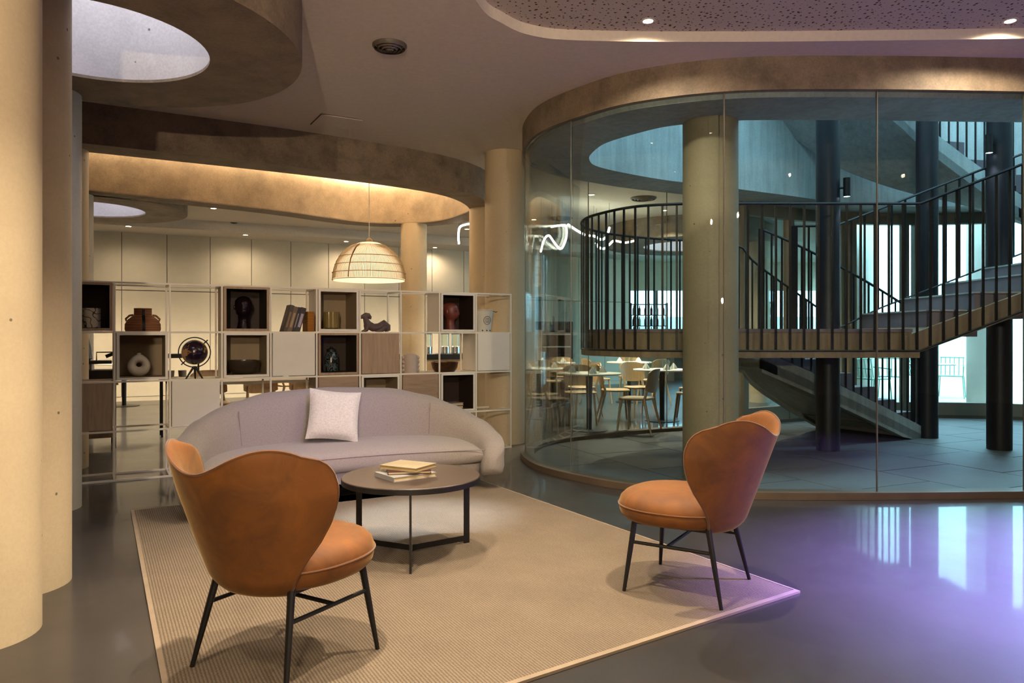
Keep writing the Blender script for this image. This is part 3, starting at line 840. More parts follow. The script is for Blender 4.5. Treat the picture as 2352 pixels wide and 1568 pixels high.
book(mb_grey, .27, .22, .026, (-.62 + .02, 4.17, tt), R(38), 'grey hardback at the bottom of the coffee table stack', '#b9a583')
book(mb_red, .24, .18, .018, (-.585, 4.185, tt + .026), R(12), 'thin dark red book in the middle of the stack')
book(mb_tan, .25, .20, .022, (-.59, 4.20, tt + .044), R(-28), 'cream covered book on top of the coffee table stack', '#a88d5c')

# ------------------------------------------------------------------ shelving unit
CW, CH, SD = .432, .426, .38
so = SN(4.037 - 10 * CW, 7.187)
shelf = thing('shelving_unit', 'long open white frame shelving with oak and white boxes', 'shelf', (so.x, so.y, 0), ROT)
BAR = .016
mp = MB(); mp.box((-BAR / 2, -BAR / 2, 0), (BAR / 2, BAR / 2, 4 * CH + BAR / 2)); mpost = mp.mesh('post', M['white_metal'], 0)
mr_ = MB(); mr_.box((BAR / 2, -BAR / 2, -BAR / 2), (CW - BAR / 2, BAR / 2, BAR / 2)); mrail = mr_.mesh('rail', M['white_metal'], 0)
mt = MB(); mt.box((-BAR / 2, BAR / 2, -BAR / 2), (BAR / 2, SD - BAR / 2, BAR / 2)); mtie = mt.mesh('tie_bar', M['white_metal'], 0)
for i in range(11):
    for y in (0, SD): put('post', mpost, shelf, (i * CW, y, 0))
    for j in range(5): put('tie_bar', mtie, shelf, (i * CW, 0, j * CH + (BAR / 2 if j == 0 else 0)))
    if i < 10:
        for y in (0, SD):
            for j in range(5): put('rail', mrail, shelf, (i * CW, y, j * CH + (BAR / 2 if j == 0 else 0)))
bx0, bx1, by0, by1, bz0, bz1 = .016, CW - .016, -.012, SD - .012, .012, CH - .004
def open_box(i, j, outer, inner, back=True):
    g = put('storage_box', None, shelf, (i * CW, 0, j * CH))
    w = .022
    m = MB()
    o = [(bx0, bz0), (bx1, bz0), (bx1, bz1), (bx0, bz1)]; n_ = [(bx0 + w, bz0 + w), (bx1 - w, bz0 + w), (bx1 - w, bz1 - w), (bx0 + w, bz1 - w)]
    L_ = lambda q, y: [(x, y, z) for x, z in q]
    m.loft([L_(n_, by0 + .002), L_(n_, by0), L_(o, by0), L_(o, by1)], True, False, True); m.build('box_shell', M[outer], g, 0, fix=True)
    m = MB(); m.loft([L_(n_, by0 + .0021), L_(n_, by1 - .015)], True, False, True); m.build('box_lining', M[inner], g, 0)
    return g
def closed_box(i, j, mat):
    g = put('storage_box', None, shelf, (i * CW, 0, j * CH))
    m = MB(); m.box((bx0, by0 + .02, bz0), (bx1, by1, bz1)); m.build('box_shell', M[mat], g, 0)
    m = MB(); m.box((bx0 + .003, by0, bz0 + .003), (bx1 - .003, by0 + .017, bz1 - .003)); m.build('box_door', M[mat], g, 0)
    return g
open_box(0, 3, 'oak', 'dark_in'); open_box(3, 3, 'oak', 'dark_in'); open_box(5, 3, 'white_board', 'beige_in'); open_box(8, 3, 'white_board', 'dark_in')
open_box(1, 2, 'white_board', 'beige_in'); open_box(3, 2, 'white_board', 'beige_in'); closed_box(4, 2, 'white_board'); open_box(5, 2, 'oak', 'dark_in')
closed_box(6, 2, 'oak'); closed_box(9, 2, 'white_board')
closed_box(0, 1, 'oak'); closed_box(2, 1, 'white_board'); closed_box(5, 1, 'oak_h'); open_box(6, 1, 'white_board', 'beige_in'); closed_box(7, 1, 'oak_h'); open_box(8, 1, 'white_board', 'dark_in')
def cell(i, j, fx=.5, fy=.5, in_box=False):
    """world point on the support surface of a cell"""
    z = j * CH + (bz0 + .022 if in_box else bz1 - CH)
    p = Vector((so.x, so.y, 0)) + E1 * ((i + fx) * CW) + NV * (fy * SD)
    return Vector((p.x, p.y, z + .0005))

def lathe_thing(name, prof, mat, loc, label, cat, n=32, **kw):
    m = MB(); m.lathe(prof, n)
    return m.build(name, mat, None, 40, loc=loc, rz=ROT, label=label, category=cat, **kw)
# scribbled white vase
def scribble():
    m, nt, b = new_mat('scribbled_ceramic'); v = coords(nt)
    vo = nt.nodes.new('ShaderNodeTexNoise'); vo.inputs['Scale'].default_value = 16; vo.inputs['Detail'].default_value = 0.5
    nt.links.new(v, vo.inputs['Vector'])
    col = ramp(nt, vo.outputs['Fac'], [(0.47, hexc('#cdbfa6')), (0.485, hexc('#352a20')), (0.515, hexc('#352a20')), (0.53, hexc('#cdbfa6'))])
    nt.links.new(col, b.inputs['Base Color']); b.inputs['Roughness'].default_value = .6
    return m
lathe_thing('ceramic_vase', [(.055, 0), (.07, .004), (.072, .17), (.064, .172), (.062, .02)], scribble(), cell(0, 3, .60, .35, True), 'white ceramic cup vase with black scribbled lines', 'vase', 28)
# woven jug with handles
def stripes(name, c1, c2, scale, axis='Z'):
    m, nt, b = new_mat(name); v = coords(nt)
    w = nt.nodes.new('ShaderNodeTexWave'); w.bands_direction = axis; w.inputs['Scale'].default_value = scale; w.inputs['Distortion'].default_value = .6
    nt.links.new(v, w.inputs['Vector'])
    nt.links.new(ramp(nt, w.outputs['Fac'], [(.1, c1), (.6, c2)]), b.inputs['Base Color']); b.inputs['Roughness'].default_value = .8
    bump(nt, b, w.outputs['Fac'], .6, .006)
    return m
wv = stripes('woven_brown', hexc('#5c3620'), hexc('#a0683f'), 22)
p = cell(1, 3, .52, .35)
t = thing('woven_vase', 'brown coiled basket vase with two handles and dark stripe', 'vase', p, ROT)
prof = [(.02, 0), (.135, .002), (.145, .03), (.143, .075), (.12, .115), (.085, .145), (.072, .155), (.071, .205), (.073, .215), (.062, .215), (.06, .16)]
m = MB(); m.lathe(prof, 36); m.build('body', wv, t)
for sx in (-1, 1):
    m = MB(); m.tube([(sx * .075, 0, .155), (sx * .105, 0, .15), (sx * .135, 0, .12), (sx * .128, 0, .10)], .009, 8); m.build('handle', wv, t)
m = MB()
sp_ = [(r + .0015, z) for r, z in prof[1:8]]
m.loft([[(r * math.sin(a) , -r * math.cos(a), z) for a in (-.09 * .14 / max(r, .05), .09 * .14 / max(r, .05))] for r, z in sp_], False)
m.build('stripe', M['black'], t)
# heads
def head(mat, loc, rz, label, sc_=1.0, long=0):
    lv = [(0, .062, .060, 0), (.02, .057, .055, 0), (.07 + long, .048, .048, .004), (.105 + long, .047, .052, .004), (.125 + long, .050, .068, -.012), (.145 + long, .060, .080, -.012), (.175 + long, .071, .090, -.006),
          (.205 + long, .078, .097, 0), (.235 + long, .080, .099, .004), (.265 + long, .074, .092, .006), (.29 + long, .056, .070, .008), (.305 + long, .03, .04, .008), (.309 + long, .006, .008, .008)]
    n = 28; loops = []
    for z, rx, ry, yo in lv:
        lo = []
        for k in range(n):
            a = 2 * math.pi * k / n; x, y = rx * math.cos(a), ry * math.sin(a) + yo
            f = max(0, math.cos(a + math.pi / 2)) ** 14        # front (-y)
            if .165 < z - long < .215: y -= f * .020 * (1 - abs(z - long - .185) / .04)
            if abs(z - long - .145) < .012: y -= f * .006
            g = max(0, math.cos(a + math.pi / 2 + .42)) ** 40 + max(0, math.cos(a + math.pi / 2 - .42)) ** 40
            if abs(z - long - .205) < .012: y += g * .012
            lo.append((x * sc_, y * sc_, z * sc_))
        loops.append(lo)
    t = thing('head_sculpture', label, 'sculpture', loc, rz)
    m = MB(); m.loft(loops, True, True, True); o = m.build('head', mat, t, 70, fix=True)
    for sx in (-1, 1):
        m = MB(); m.sphere((sx * .079 * sc_, .012 * sc_, (.20 + long) * sc_), (.008, .014, .024), 10, 6); m.build('ear', mat, t)
        m = MB(); m.sphere((sx * .028 * sc_, -.082 * sc_, (.208 + long) * sc_), (.012, .008, .006), 10, 6); m.build('eye', mat, t)
    m = MB(); m.sphere((0, -.088 * sc_, (.158 + long) * sc_), (.020, .008, .007), 12, 6); m.build('lips', mat, t)
    return t
head(plain('dark_glaze', hexc('#1c1016'), .06, var=.1, coat=1.0), cell(3, 3, .50, .45, True), ROT - .15, 'glossy black glass mannequin head in an oak box', 1.0)
head(plain('terracotta', hexc('#6e3428'), .45, var=.12), cell(8, 3, .42, .30, True), ROT + .75, 'terracotta red head bust in a white box', .95)
# leaning books and orange box
cols = ['#4a3f35', '#6f5a48', '#2d2622', '#39302d']
x = .30
for k, c in enumerate(cols):
    p = cell(4, 3, .0, .35); tilt = .27
    bt = plain('spine_' + str(k), hexc(c), .55, var=.2, scale=14)
    th_ = (.035, .04, .03, .045)[k]; hh = (.27, .255, .25, .245)[k]
    q = thing('book', ['worn brown book leaning at the left end of its row', 'tan spined book leaning second in its row', 'slim black book leaning third in its row', 'dark book with pale lettering leaning against woven box'][k], 'book',
              Vector(p) + E1 * (.125 + (0, .0372, .0796, .1116)[k]) + Vector((0, 0, .001 + th_ * math.sin(tilt))), ROT)
    M_ = T(ry=tilt)
    m = MB(); m.box((0, -.09, 0), (.003, .09, hh), M_); m.box((th_ - .003, -.09, 0), (th_, .09, hh), M_); m.box((.003, -.09, 0), (th_ - .003, -.086, hh), M_); m.build('cover', bt, q, 0)
    m = MB(); m.box((.003, -.085, .004), (th_ - .003, .086, hh - .004), M_); m.build('pages', plain('old_pages', hexc('#9c8155'), .9), q, 0)
    m = MB(); m.box((.01, -.092, .05), (th_ - .01, -.0905, hh * .75), M_); m.build('spine_title', plain('title_' + str(k), hexc(['#8a6a4a', '#a58a6a', '#8d8580', '#a79bb0'][k]), .6), q, 0)
p = cell(4, 3, .90, .35)
m = MB(); m.box((-.035, -.10, 0), (.03, .10, .20)); m.box((-.032, -.097, .20), (.027, .097, .207))
m.build('woven_box', stripes('orange_weave', hexc('#7c4a17'), hexc('#b6782c'), 30), None, 0, loc=p, rz=ROT, label='orange woven box beside the leaning books', category='box')
# gold glass candle
t = thing('candle_glass', 'gold ribbed glass candle jar in a white box', 'candle', cell(5, 3, .42, .35, True), ROT)
gm = plain('amber_glass', hexc('#8f7a4a'), .12, .2, coat=.8)
m = MB(); n = 40
m.loft([[((r + .002 * (-1) ** k) * math.cos(2 * math.pi * k / n), (r + .002 * (-1) ** k) * math.sin(2 * math.pi * k / n), z) for k in range(n)] for r, z in ((.05, 0), (.075, .012), (.078, .17), (.07, .172), (.068, .12))], True, True, False)
m.build('jar', gm, t); m = MB(); m.lathe([(.0675, .118), (.0675, .122), (.004, .124)], 28, None, True, True); m.build('wax', plain('gold_wax', hexc('#c79a4e'), .4), t)
# dog figurine
dm = plain('dark_clay', hexc('#5a4848'), .7, var=.2, scale=18, bmp=.3)
p = cell(6, 3, .38, .35)
m = MB()
m.tube([(-.115, 0, .155), (-.095, 0, .165), (-.06, 0, .175), (-.03, 0, .17), (-.012, 0, .16)], [.012, .022, .034, .034, .018], 12)
m.tube([(-.06, 0, .17), (-.055, 0, .13), (-.04, 0, .085), (.02, 0, .055), (.08, 0, .06), (.135, 0, .085), (.165, 0, .06), (.175, 0, .02)], [.03, .03, .045, .042, .042, .052, .045, .03], 14)
m.tube([(-.05, -.02, .08), (-.06, -.03, .03), (-.10, -.035, .012)], [.026, .018, .012], 10); m.tube([(-.05, .02, .08), (-.05, .03, .03), (-.09, .035, .012)], [.026, .018, .012], 10)
m.tube([(.13, -.03, .06), (.09, -.045, .025), (.03, -.045, .012)], [.034, .022, .012], 10)
m.tube([(-.03, -.025, .185), (-.02, -.034, .165), (-.022, -.036, .14)], [.008, .013, .008], 8); m.tube([(-.03, .025, .185), (-.02, .034, .165), (-.022, .036, .14)], [.008, .013, .008], 8)
m.build('dog_figurine', dm, None, 50, loc=p, rz=ROT, label='dark clay reclining dog figurine on an oak box', category='figurine')
# bucket with emblem
p = cell(9, 3, .36, .35)
t = thing('metal_bucket', 'white enamel bucket with round black emblem', 'bucket', p, ROT)
wm = plain('white_enamel', hexc('#cfc8ba'), .35, var=.03)
m = MB(); m.lathe([(.005, .003), (.085, 0), (.112, .245), (.117, .25), (.117, .257), (.110, .257), (.083, .01)], 36, None, True, True); m.build('body', wm, t)
def on_cone(a, z): r = .0865 + (.112 - .085) * z / .245; return Vector((r * math.sin(a), -r * math.cos(a), z))
m = MB(); m.tube([on_cone(.42 * math.cos(q), .14 + .045 * math.sin(q)) for q in [2 * math.pi * k / 28 for k in range(28)]], .0025, 6, closed=True); m.build('emblem_ring', M['black'], t)
for z, a0, a1 in ((.16, -.22, .2), (.145, -.28, .3), (.13, -.27, .26), (.118, -.2, .2)):
    m = MB(); m.tube([on_cone(a0 + (a1 - a0) * k / 12, z + (.005 if k % 2 else -.003)) for k in range(13)], .0016, 5); m.build('emblem_lettering', M['black'], t)
for a in (-.55, 0, .5):
    m = MB(); q = on_cone(a, .03); m.sphere(q, (.008, .008, .008), 10, 6); m.build('rivet', M['black'], t)
m = MB(); m.tube([(.115 * math.cos(q), .02 * math.sin(q) - .02, .25 - .0 * q) for q in (0, .3)] + [(.15, -.02, .235), (.165, -.02, .242)], .004, 6); m.build('handle', M['black'], t)
# ring vase
p = cell(1, 2, .45, .4, True)
m = MB(); n1, n2 = 40, 14; loops = []
for i in range(n1):
    a = 2 * math.pi * i / n1; cx_, cz = .057 * math.cos(a), .085 + .055 * math.sin(a); tip = max(0, math.sin(a)) ** 6
    rr_ = .036 + .006 * -math.sin(a); d = Vector((math.cos(a), 0, math.sin(a)))
    loops.append([Vector((cx_, 0, cz)) + d * (rr_ * math.cos(q) * (1 + .5 * tip * (math.cos(q) > 0))) + Vector((0, .042 * math.sin(q), 0)) for q in [2 * math.pi * k / n2 for k in range(n2)]])
loops.append(loops[0]); m.loft(loops)
m.lathe([(.02, .165), (.017, .19), (.019, .196), (.012, .196)], 14)
zmin = min(q.z for q in m.v)
for q in m.v: q.z -= zmin
m.build('ring_vase', plain('matt_ivory', hexc('#d8cdb9'), .7, var=.04), None, 60, loc=p, rz=ROT, label='ivory ring shaped vase with a hole in a white box', category='vase')
# globe on tripod
p = cell(2, 2, .50, .35)
def globe_mat():
    m, nt, b = new_mat('globe_surface'); v = coords(nt)
    f = noise(nt, v, 9, 4, .55)
    nt.links.new(ramp(nt, f, [(.52, hexc('#241424')), (.56, hexc('#a0784e'))]), b.inputs['Base Color'])
    b.inputs['Roughness'].default_value = .18; b.inputs['Coat Weight'].default_value = .6
    return m
t = thing('desk_globe', 'dark purple globe in a black ring on tripod legs', 'globe', p, ROT); t.scale = (1.15,) * 3
m = MB(); m.sphere((0, 0, .215), .098, 36, 20); m.build('sphere', globe_mat(), t)
m = MB(); m.tube([(.118 * math.cos(q), 0, .215 + .118 * math.sin(q)) for q in [2 * math.pi * k / 40 for k in range(40)]], .0045, 8, closed=True); m.build('meridian_ring', M['black'], t)
for sg in (1, -1):
    m = MB(); m.tube([(sg * .07, 0, .215 + sg * .07), (sg * .098, 0, .215 + sg * .098)], .005, 8); m.build('pivot', M['black'], t)
for a in (200, 320, 80):
    m = MB(); m.tube([(.075 * math.cos(R(a)), .075 * math.sin(R(a)), 0), (.006 * math.cos(R(a)), .006 * math.sin(R(a)), .10)], [.006, .010], 8); m.build('leg', M['black'], t)
# bowls, jars
lathe_thing('dark_bowl', [(.05, 0), (.10, .01), (.135, .045), (.148, .10), (.15, .13), (.143, .13), (.13, .05), (.08, .02)], plain('smoked_brown', hexc('#3b3025'), .25, coat=.4), cell(3, 2, .50, .42, True), 'wide smoked brown bowl in a white box', 'bowl')
t = thing('ginger_jar', 'dark ginger jar with turquoise pattern in an oak box', 'jar', cell(5, 2, .42, .35, True), ROT)
def jar_mat():
    m, nt, b = new_mat('jar_glaze'); v = coords(nt)
    nt.links.new(ramp(nt, noise(nt, v, 26, 3, .6, 1.5), [(.48, hexc('#1c1a1a')), (.54, hexc('#5f7470')), (.6, hexc('#231f1d'))]), b.inputs['Base Color']); b.inputs['Roughness'].default_value = .2
    return m
m = MB(); m.lathe([(.045, 0), (.062, .01), (.07, .08), (.066, .15), (.05, .19), (.042, .20)], 30); m.build('body', jar_mat(), t)
m = MB(); m.lathe([(.046, .20), (.047, .225), (.02, .235), (.012, .25), (.003, .254)], 24); m.build('lid', M['black'], t)
p = cell(7, 2, .36, .35)
t = thing('bubble_vase', 'pale rounded vase with scalloped sides', 'vase', p, ROT)
vm = plain('putty_ceramic', hexc('#b9a698'), .7, var=.05)
m = MB(); m.lathe([(.05, 0), (.078, .006), (.08, .03), (.08, .17), (.072, .195), (.055, .207), (.05, .208), (.045, .19)], 30); m.build('body', vm, t)
for sx in (-1, 1):
    for k in range(4):
        m = MB(); m.sphere((sx * .08, 0, .035 + .044 * k), (.024, .03, .024), 14, 8); m.build('side_bead', vm, t)
lathe_thing('bronze_bowl', [(.06, 0), (.105, .008), (.135, .05), (.15, .115), (.145, .117), (.128, .05), (.07, .02)], plain('hammered_bronze', hexc('#5a3d28'), .3, .6, var=.3, scale=22, bmp=.4, bscale=30), cell(8, 2, .28, .35), 'hammered bronze bowl beside the white box', 'bowl')
for k, (c, lab) in enumerate((('#2b2322', 'black book lying flat in the low dark box'), ('#8f8178', 'pale book lying on the black book in the low box'))):
    p = cell(8, 1, .45, .40, True)
    book(plain('flat_cover_%d' % k, hexc(c), .5), .24, .17, .03, Vector(p) + Vector((0, 0, .031 * k)), ROT + .1 * k, lab)
# ------------------------------------------------------------------ rattan pendant
PY0 = 9.7; pc = PY(848, 645, PY0)
t = thing('pendant_lamp', 'large rattan dome pendant lamp glowing above the shelving', 'pendant lamp', pc)
RP, HP = .472, .515
def dome(f): return (RP * math.sin(math.acos(min(1, f)) if f < 1 else 0) ** .86 if f > 0 else RP, HP * f)
dp = [(RP * .985, 0), (RP, .02), (RP * .99, .08), (RP * .955, .16), (RP * .89, .25), (RP * .78, .335), (RP * .64, .41), (RP * .46, .465), (RP * .26, .50), (RP * .06, HP)]
m = MB(); m.lathe([(r - .006, z) for r, z in dp], 64, None, False, False); m.build('lining', M['shade'], t, 60)
m = MB()
for k in range(150):
    a = 2 * math.pi * k / 150
    m.tube([(r * math.cos(a), r * math.sin(a), z) for r, z in dp[1:8]], .0032, 4)
o = m.build('rattan_rods', M['rattan'], t, 0, kind='stuff')
for r, z in ((RP * 1.003, .01), (RP, .10), (RP * .93, .205), (RP * .82, .31)):
    m = MB(); m.tube([(r * math.cos(2 * math.pi * k / 64), r * math.sin(2 * math.pi * k / 64), z) for k in range(64)], .005, 6, closed=True); m.build('hoop', M['rattan'], t)
m = MB(); a = R(-112); m.tube([((r + .004) * math.cos(a), (r + .004) * math.sin(a), z) for r, z in dp[1:8]], .007, 6); m.build('seam_rib', plain('dark_rattan', hexc('#7c5230'), .6), t)
m = MB(); m.lathe([(.05, HP - .01), (.045, HP + .02), (.012, HP + .05)], 20); m.build('cap', M['rattan'], t)
m = MB(); m.tube([(0, 0, HP + .03), (0, 0, 3.80 - pc.z)], .005, 6); m.build('cord', M['white_metal'], t)
m = MB(); m.sphere((0, 0, .26), .06, 16, 10); m.build('bulb', M['bulb'], t)
l = bpy.data.lights.new('pendant_glow', 'POINT'); l.energy = 15; l.color = (1, .85, .64); l.shadow_soft_size = .06
lo = bpy.data.objects.new('pendant_glow', l); COL.objects.link(lo); lo.parent = t; lo.location = (0, 0, .16)

# ------------------------------------------------------------------ staircase
ST = thing('staircase', 'concrete spiral staircase with black baluster railing in the courtyard', 'staircase')
ZL, ZR_ = 1.31, 2.45
outer_path = [(3.72, 6.75), (2.6, 6.75), (1.75, 6.75), (1.45, 6.78), (1.2, 6.87), (1.03, 7.03), (.88, 7.28), (.77, 7.55), (.74, 7.9), (.81, 8.25), (1.0, 8.58), (1.25, 8.85), (1.61, 9.10), (2.13, 9.34), (2.75, 9.45)]
OPc = catmull(outer_path, 6, False)
land = OPc + [Vector((2.75, 8.12)), Vector((3.72, 8.12))]
m = MB(); m.prism(land, 1.045, 1.115); m.build('landing_ledge', M['stair_concrete'], ST)
m = MB(); m.prism(offset_loop(land, .07), 1.115, ZL - .03); m.build('landing_slab', M['stair_concrete'], ST)
m = MB(); m.prism(offset_loop(land, .062), ZL - .03, ZL); m.build('landing_floor', M['tread'], ST)
bal_me = {}
def baluster(x, y, z0, z1, wide=False, ang=0):
    key = (round(z1 - z0, 2), wide)
    if key not in bal_me:
        w, d_ = (.035, .010) if wide else (.010, .006)
        q = MB(); q.box((-w, -d_, 0), (w, d_, key[0])); bal_me[key] = q.mesh('baluster', M['black'], 0)
    put('post' if wide else 'baluster', bal_me[key], ST, (x, y, z0), ang)
def railing(pts3, base3, step, posts=()):
    """pts3: rail polyline, base3: foot polyline of the same length"""
    r_ = resample(pts3, step); b_ = []
    L3 = len(r_)
    m = MB(); m.tube(pts3, .014, 6); m.build('handrail', M['black'], ST)
    m = MB(); m.tube(base3, .010, 6); m.build('base_rail', M['black'], ST)
    # foot height under each baluster
    for i, p in enumerate(r_):
        q = min(range(len(pts3)), key=lambda k: (pts3[k] - p).length)
        k0, k1 = max(q - 1, 0), min(q + 1, len(pts3) - 1)
        best = None
        for a_, c_ in ((k0, q), (q, k1)):
            if a_ == c_: continue
            dd = pts3[c_] - pts3[a_]; tt_ = max(0, min(1, (p - pts3[a_]).dot(dd) / dd.length_squared))
            e_ = (pts3[a_] + dd * tt_ - p).length
            if best is None or e_ < best[0]: best = (e_, base3[a_].lerp(base3[c_], tt_))
        f = best[1]
        nx = r_[min(i + 1, L3 - 1)] - r_[max(i - 1, 0)]
        baluster(f.x, f.y, f.z, p.z, i in posts, math.atan2(nx.y, nx.x))
def V3(l): return [Vector(p) for p in l]
# front and turning railing, then the rising front rail
rail = [Vector((p.x, p.y, ZR_)) for p in OPc[::-1]]
foot = [Vector((p.x, p.y, 1.11)) for p in OPc[::-1]]
for x in (4.2, 4.7, 5.2, 5.7, 6.2, 6.7):
    rail.append(Vector((x, 6.75, ZR_ + (x - 3.72) * .385))); foot.append(Vector((x, 6.75, 1.11 + (x - 3.72) * .385)))
railing(rail, foot, .128, posts=(24, 60))
# upper flight
m = MB()
xa, xb = 3.60, 6.8
prof = [(xa, 1.045), (xb, 1.045 + (xb - xa - .12) * .385), (xb, 1.045 + (xb - xa - .12) * .385 + .2), (xa, 1.24)]
m.loft([[(x, y, z) for x, z in prof] for y in (6.78, 8.12)], True, True, True); m.build('flight_slab', M['stair_concrete'], ST, 0, fix=True)
for k in range(7):
    x0, zt = 3.83 + .44 * k, 1.478 + .1655 * k
    m = MB(); m.box((x0, 6.84, zt - .24), (x0 + .47, 8.12, zt - .004)); m.build('step', M['tread'], ST, 0)
    m = MB(); m.box((x0 - .012, 6.83, zt - .004), (x0 + .455, 8.13, zt + .010)); m.build('tread_nosing', M['concrete_grey'], ST, 0)
rail = V3([(3.1, 8.13, 2.45), (3.55, 8.13, 2.45)] + [(3.55 + .5 * k, 8.13, 2.45 + .5 * k * .385) for k in range(1, 7)])
foot = V3([(3.1, 8.13, 1.31), (3.55, 8.13, 1.31)] + [(3.55 + .5 * k, 8.13, 1.36 + .5 * k * .385) for k in range(1, 7)])
railing(rail, foot, .16, posts=(0,))
# lower flight
def yn(x): return 8.14 + (.27 * (x - 3) ** 1.6 if x > 3 else 0)
def nrm2(x):
    d = Vector((.02, yn(x + .01) - yn(x - .01))).normalized(); return Vector((-d.y, d.x))
def near2(x): return Vector((x, yn(x)))
def far2(x): return near2(x) + nrm2(x) * 1.24
xs = [2.75 + (5.12 - 2.75) * k / 14 for k in range(15)]
def zs(x): return .95 - .423 * (x - 3.06)
for fn, sgn in ((near2, 1), (far2, -1)):
    m = MB(); loops = []
    for x in xs:
        p = fn(x); q = p + nrm2(x) * (.09 * sgn); zt = max(zs(x), .05); zb = max(zs(x) - .24, .014)
        loops.append([(p.x, p.y, zb), (p.x, p.y, zt), (q.x, q.y, zt), (q.x, q.y, zb)])
    m.loft(loops, True, True, True); m.build('stringer', M['concrete_grey'], ST, 30, fix=True)
m = MB(); m.loft([[(*near2(x), max(zs(x) - .2, .015)), (*far2(x), max(zs(x) - .2, .015)), (*far2(x), max(zs(x) - .1, .02)), (*near2(x), max(zs(x) - .1, .02))] for x in xs], True, True, True)
m.build('flight_slab', M['concrete_grey'], ST, 30, fix=True)
for k in range(7):
    x0, x1 = 2.95 + .325 * k, 2.95 + .325 * (k + 1) + .02; zt = ZL - .164 * (k + 1)
    pts = [near2(x0) + nrm2(x0) * .1, near2(x1) + nrm2(x1) * .1, far2(x1) - nrm2(x1) * .1, far2(x0) - nrm2(x0) * .1]
    m = MB(); m.prism(pts, max(zt - .26, .014), zt); m.build('step', M['tread'], ST, 0)
for fn in (near2, far2):
    rl = [Vector((*(fn(x) + nrm2(x) * (.03 if fn is near2 else -.03)), zs(x) + 1.34)) for x in xs]
    ft = [Vector((p.x, p.y, p.z - 1.335)) for p in rl]
    railing(rl, ft, .125, posts=(0, 19))
# second storey flight coming back overhead
n2 = catmull(V3([(2.6, 8.85, 5.2), (3.7, 8.98, 4.53), (4.69, 9.1, 3.88), (5.10, 9.2, 3.588), (6.12, 9.4, 2.964), (6.9, 9.4, 2.5), (7.6, 9.2, 2.2)]), 5, False)
f2 = catmull(V3([(2.6, 9.6, 4.65), (3.435, 9.75, 4.06), (4.216, 9.9, 3.58), (4.8, 10.02, 3.36), (5.53, 10.15, 3.18), (6.216, 10.25, 3.083), (7.0, 10.2, 2.9)]), 5, False)
m = MB(); m.loft([[a, c, c + Vector((0, 0, .12)), a + Vector((0, 0, .12))] for a, c in zip(n2, f2)], True, True, True); m.build('flight_slab', M['concrete_grey'], ST, 30, fix=True)
m = MB(); m.loft([[a, a + Vector((0, 0, .30)), a + Vector((0, .09, .30)), a + Vector((0, .09, 0))] for a in n2], True, True, True); m.build('stringer', M['concrete_grey'], ST, 30, fix=True)
rs = resample(n2, .42); rf = resample(f2, .42)
for k in range(len(rs) - 1):
    a, c = rs[k], rs[k + 1]; d_, e_ = rf[min(k, len(rf) - 2)], rf[min(k + 1, len(rf) - 1)]
    zm = max(a.z, d_.z); zt = zm + .32
    m = MB(); m.prism([(a.x, a.y + .1), (c.x, c.y + .1), (e_.x, e_.y), (d_.x, d_.y)], zm + .09, zt); m.build('step', M['tread'], ST, 0)
railing([p + Vector((0, .04, 1.42)) for p in n2], [p + Vector((0, .04, .31)) for p in n2], .15)
# wall lamps on the dark columns
for (x, y, px, py), lab in (((3.41, 7.99, 1945, 430), 'black cylinder wall lamp on the dark stair column'), ((5.30, 8.05, 2272, 330), 'twin black cylinder lamp on the column under the flight')):
    p = PY(px, py, y - .10)
    t = thing('wall_lamp', lab, 'wall lamp', p)
    m = MB(); m.lathe([(.034, -.10), (.036, -.10), (.036, .10), (.004, .10)], 20, None, False, True); m.build('lamp_body', M['black'], t)
    m = MB(); m.lathe([(.033, -.097), (.003, -.096)], 20); m.build('lens', emit('cool_lens', (.75, .88, 1), 6), t)
    m = MB(); m.tube([(0, 0, 0), (x - p.x, y - p.y, 0)], .014, 8); m.build('bracket', M['black'], t)
    sl = spot_light('wall_lamp_beam', (0, 0, -.12), (0, 0, -1), (.7, .85, 1), 12, 70, .6, .02); sl.parent = t; sl.rotation_euler = (0, 0, 0)

# ------------------------------------------------------------------ dining room
def make_wood_chair():
    t = put('dining_chair', None)
    m = MB()
    out = [(.2 * math.cos(a) * (1.06 - .08 * math.sin(a)), .2 * math.sin(a)) for a in [2 * math.pi * k / 24 for k in range(24)]]
    out = [(math.copysign(abs(x / .2) ** .6 * .21, x), math.copysign(abs(y / .2) ** .6 * .205, y)) for x, y in out]
    m.slab(out, [(.006, .435), (0, .445), (.0, .455), (.008, .462)]); m.build('seat', M['bentwood'], t)
    m = MB(); loops = []
    for i in range(9):
        u = -1 + 2 * i / 8; x = .205 * u; yb = .235 - .05 * u * u; ht = .83 - .05 * abs(u) ** 4; hb = .53 + .04 * abs(u) ** 4
        loops.append([(x, yb - .006, hb), (x, yb + .006, hb), (x, yb + .055, ht), (x, yb + .043, ht)])
    m.loft(loops, True, True, True); m.build('backrest', M['bentwood'], t, 40, fix=True)
    for sx in (-1, 1):
        m = MB(); m.tube([(sx * .20, -.19, 0), (sx * .165, -.15, .44)], [.013, .019], 8); m.build('leg', M['bentwood'], t)
        m = MB(); m.tube([(sx * .205, .27, 0), (sx * .165, .16, .44), (sx * .15, .215, .62)], [.012, .02, .013], 8); m.build('leg', M['bentwood'], t)
    return t
proto = make_wood_chair(); first = [True]
def wood_chair(x, y, rz, label, group=None):
    if first[0]: o = proto; first[0] = False; o.location = (x, y, 0); o.rotation_euler.z = rz
    else: o = dup(proto, (x, y, 0), rz)
    tag(o, label, 'chair')
    if group: o['group'] = group
    elif 'group' in o: del o['group']
    return o
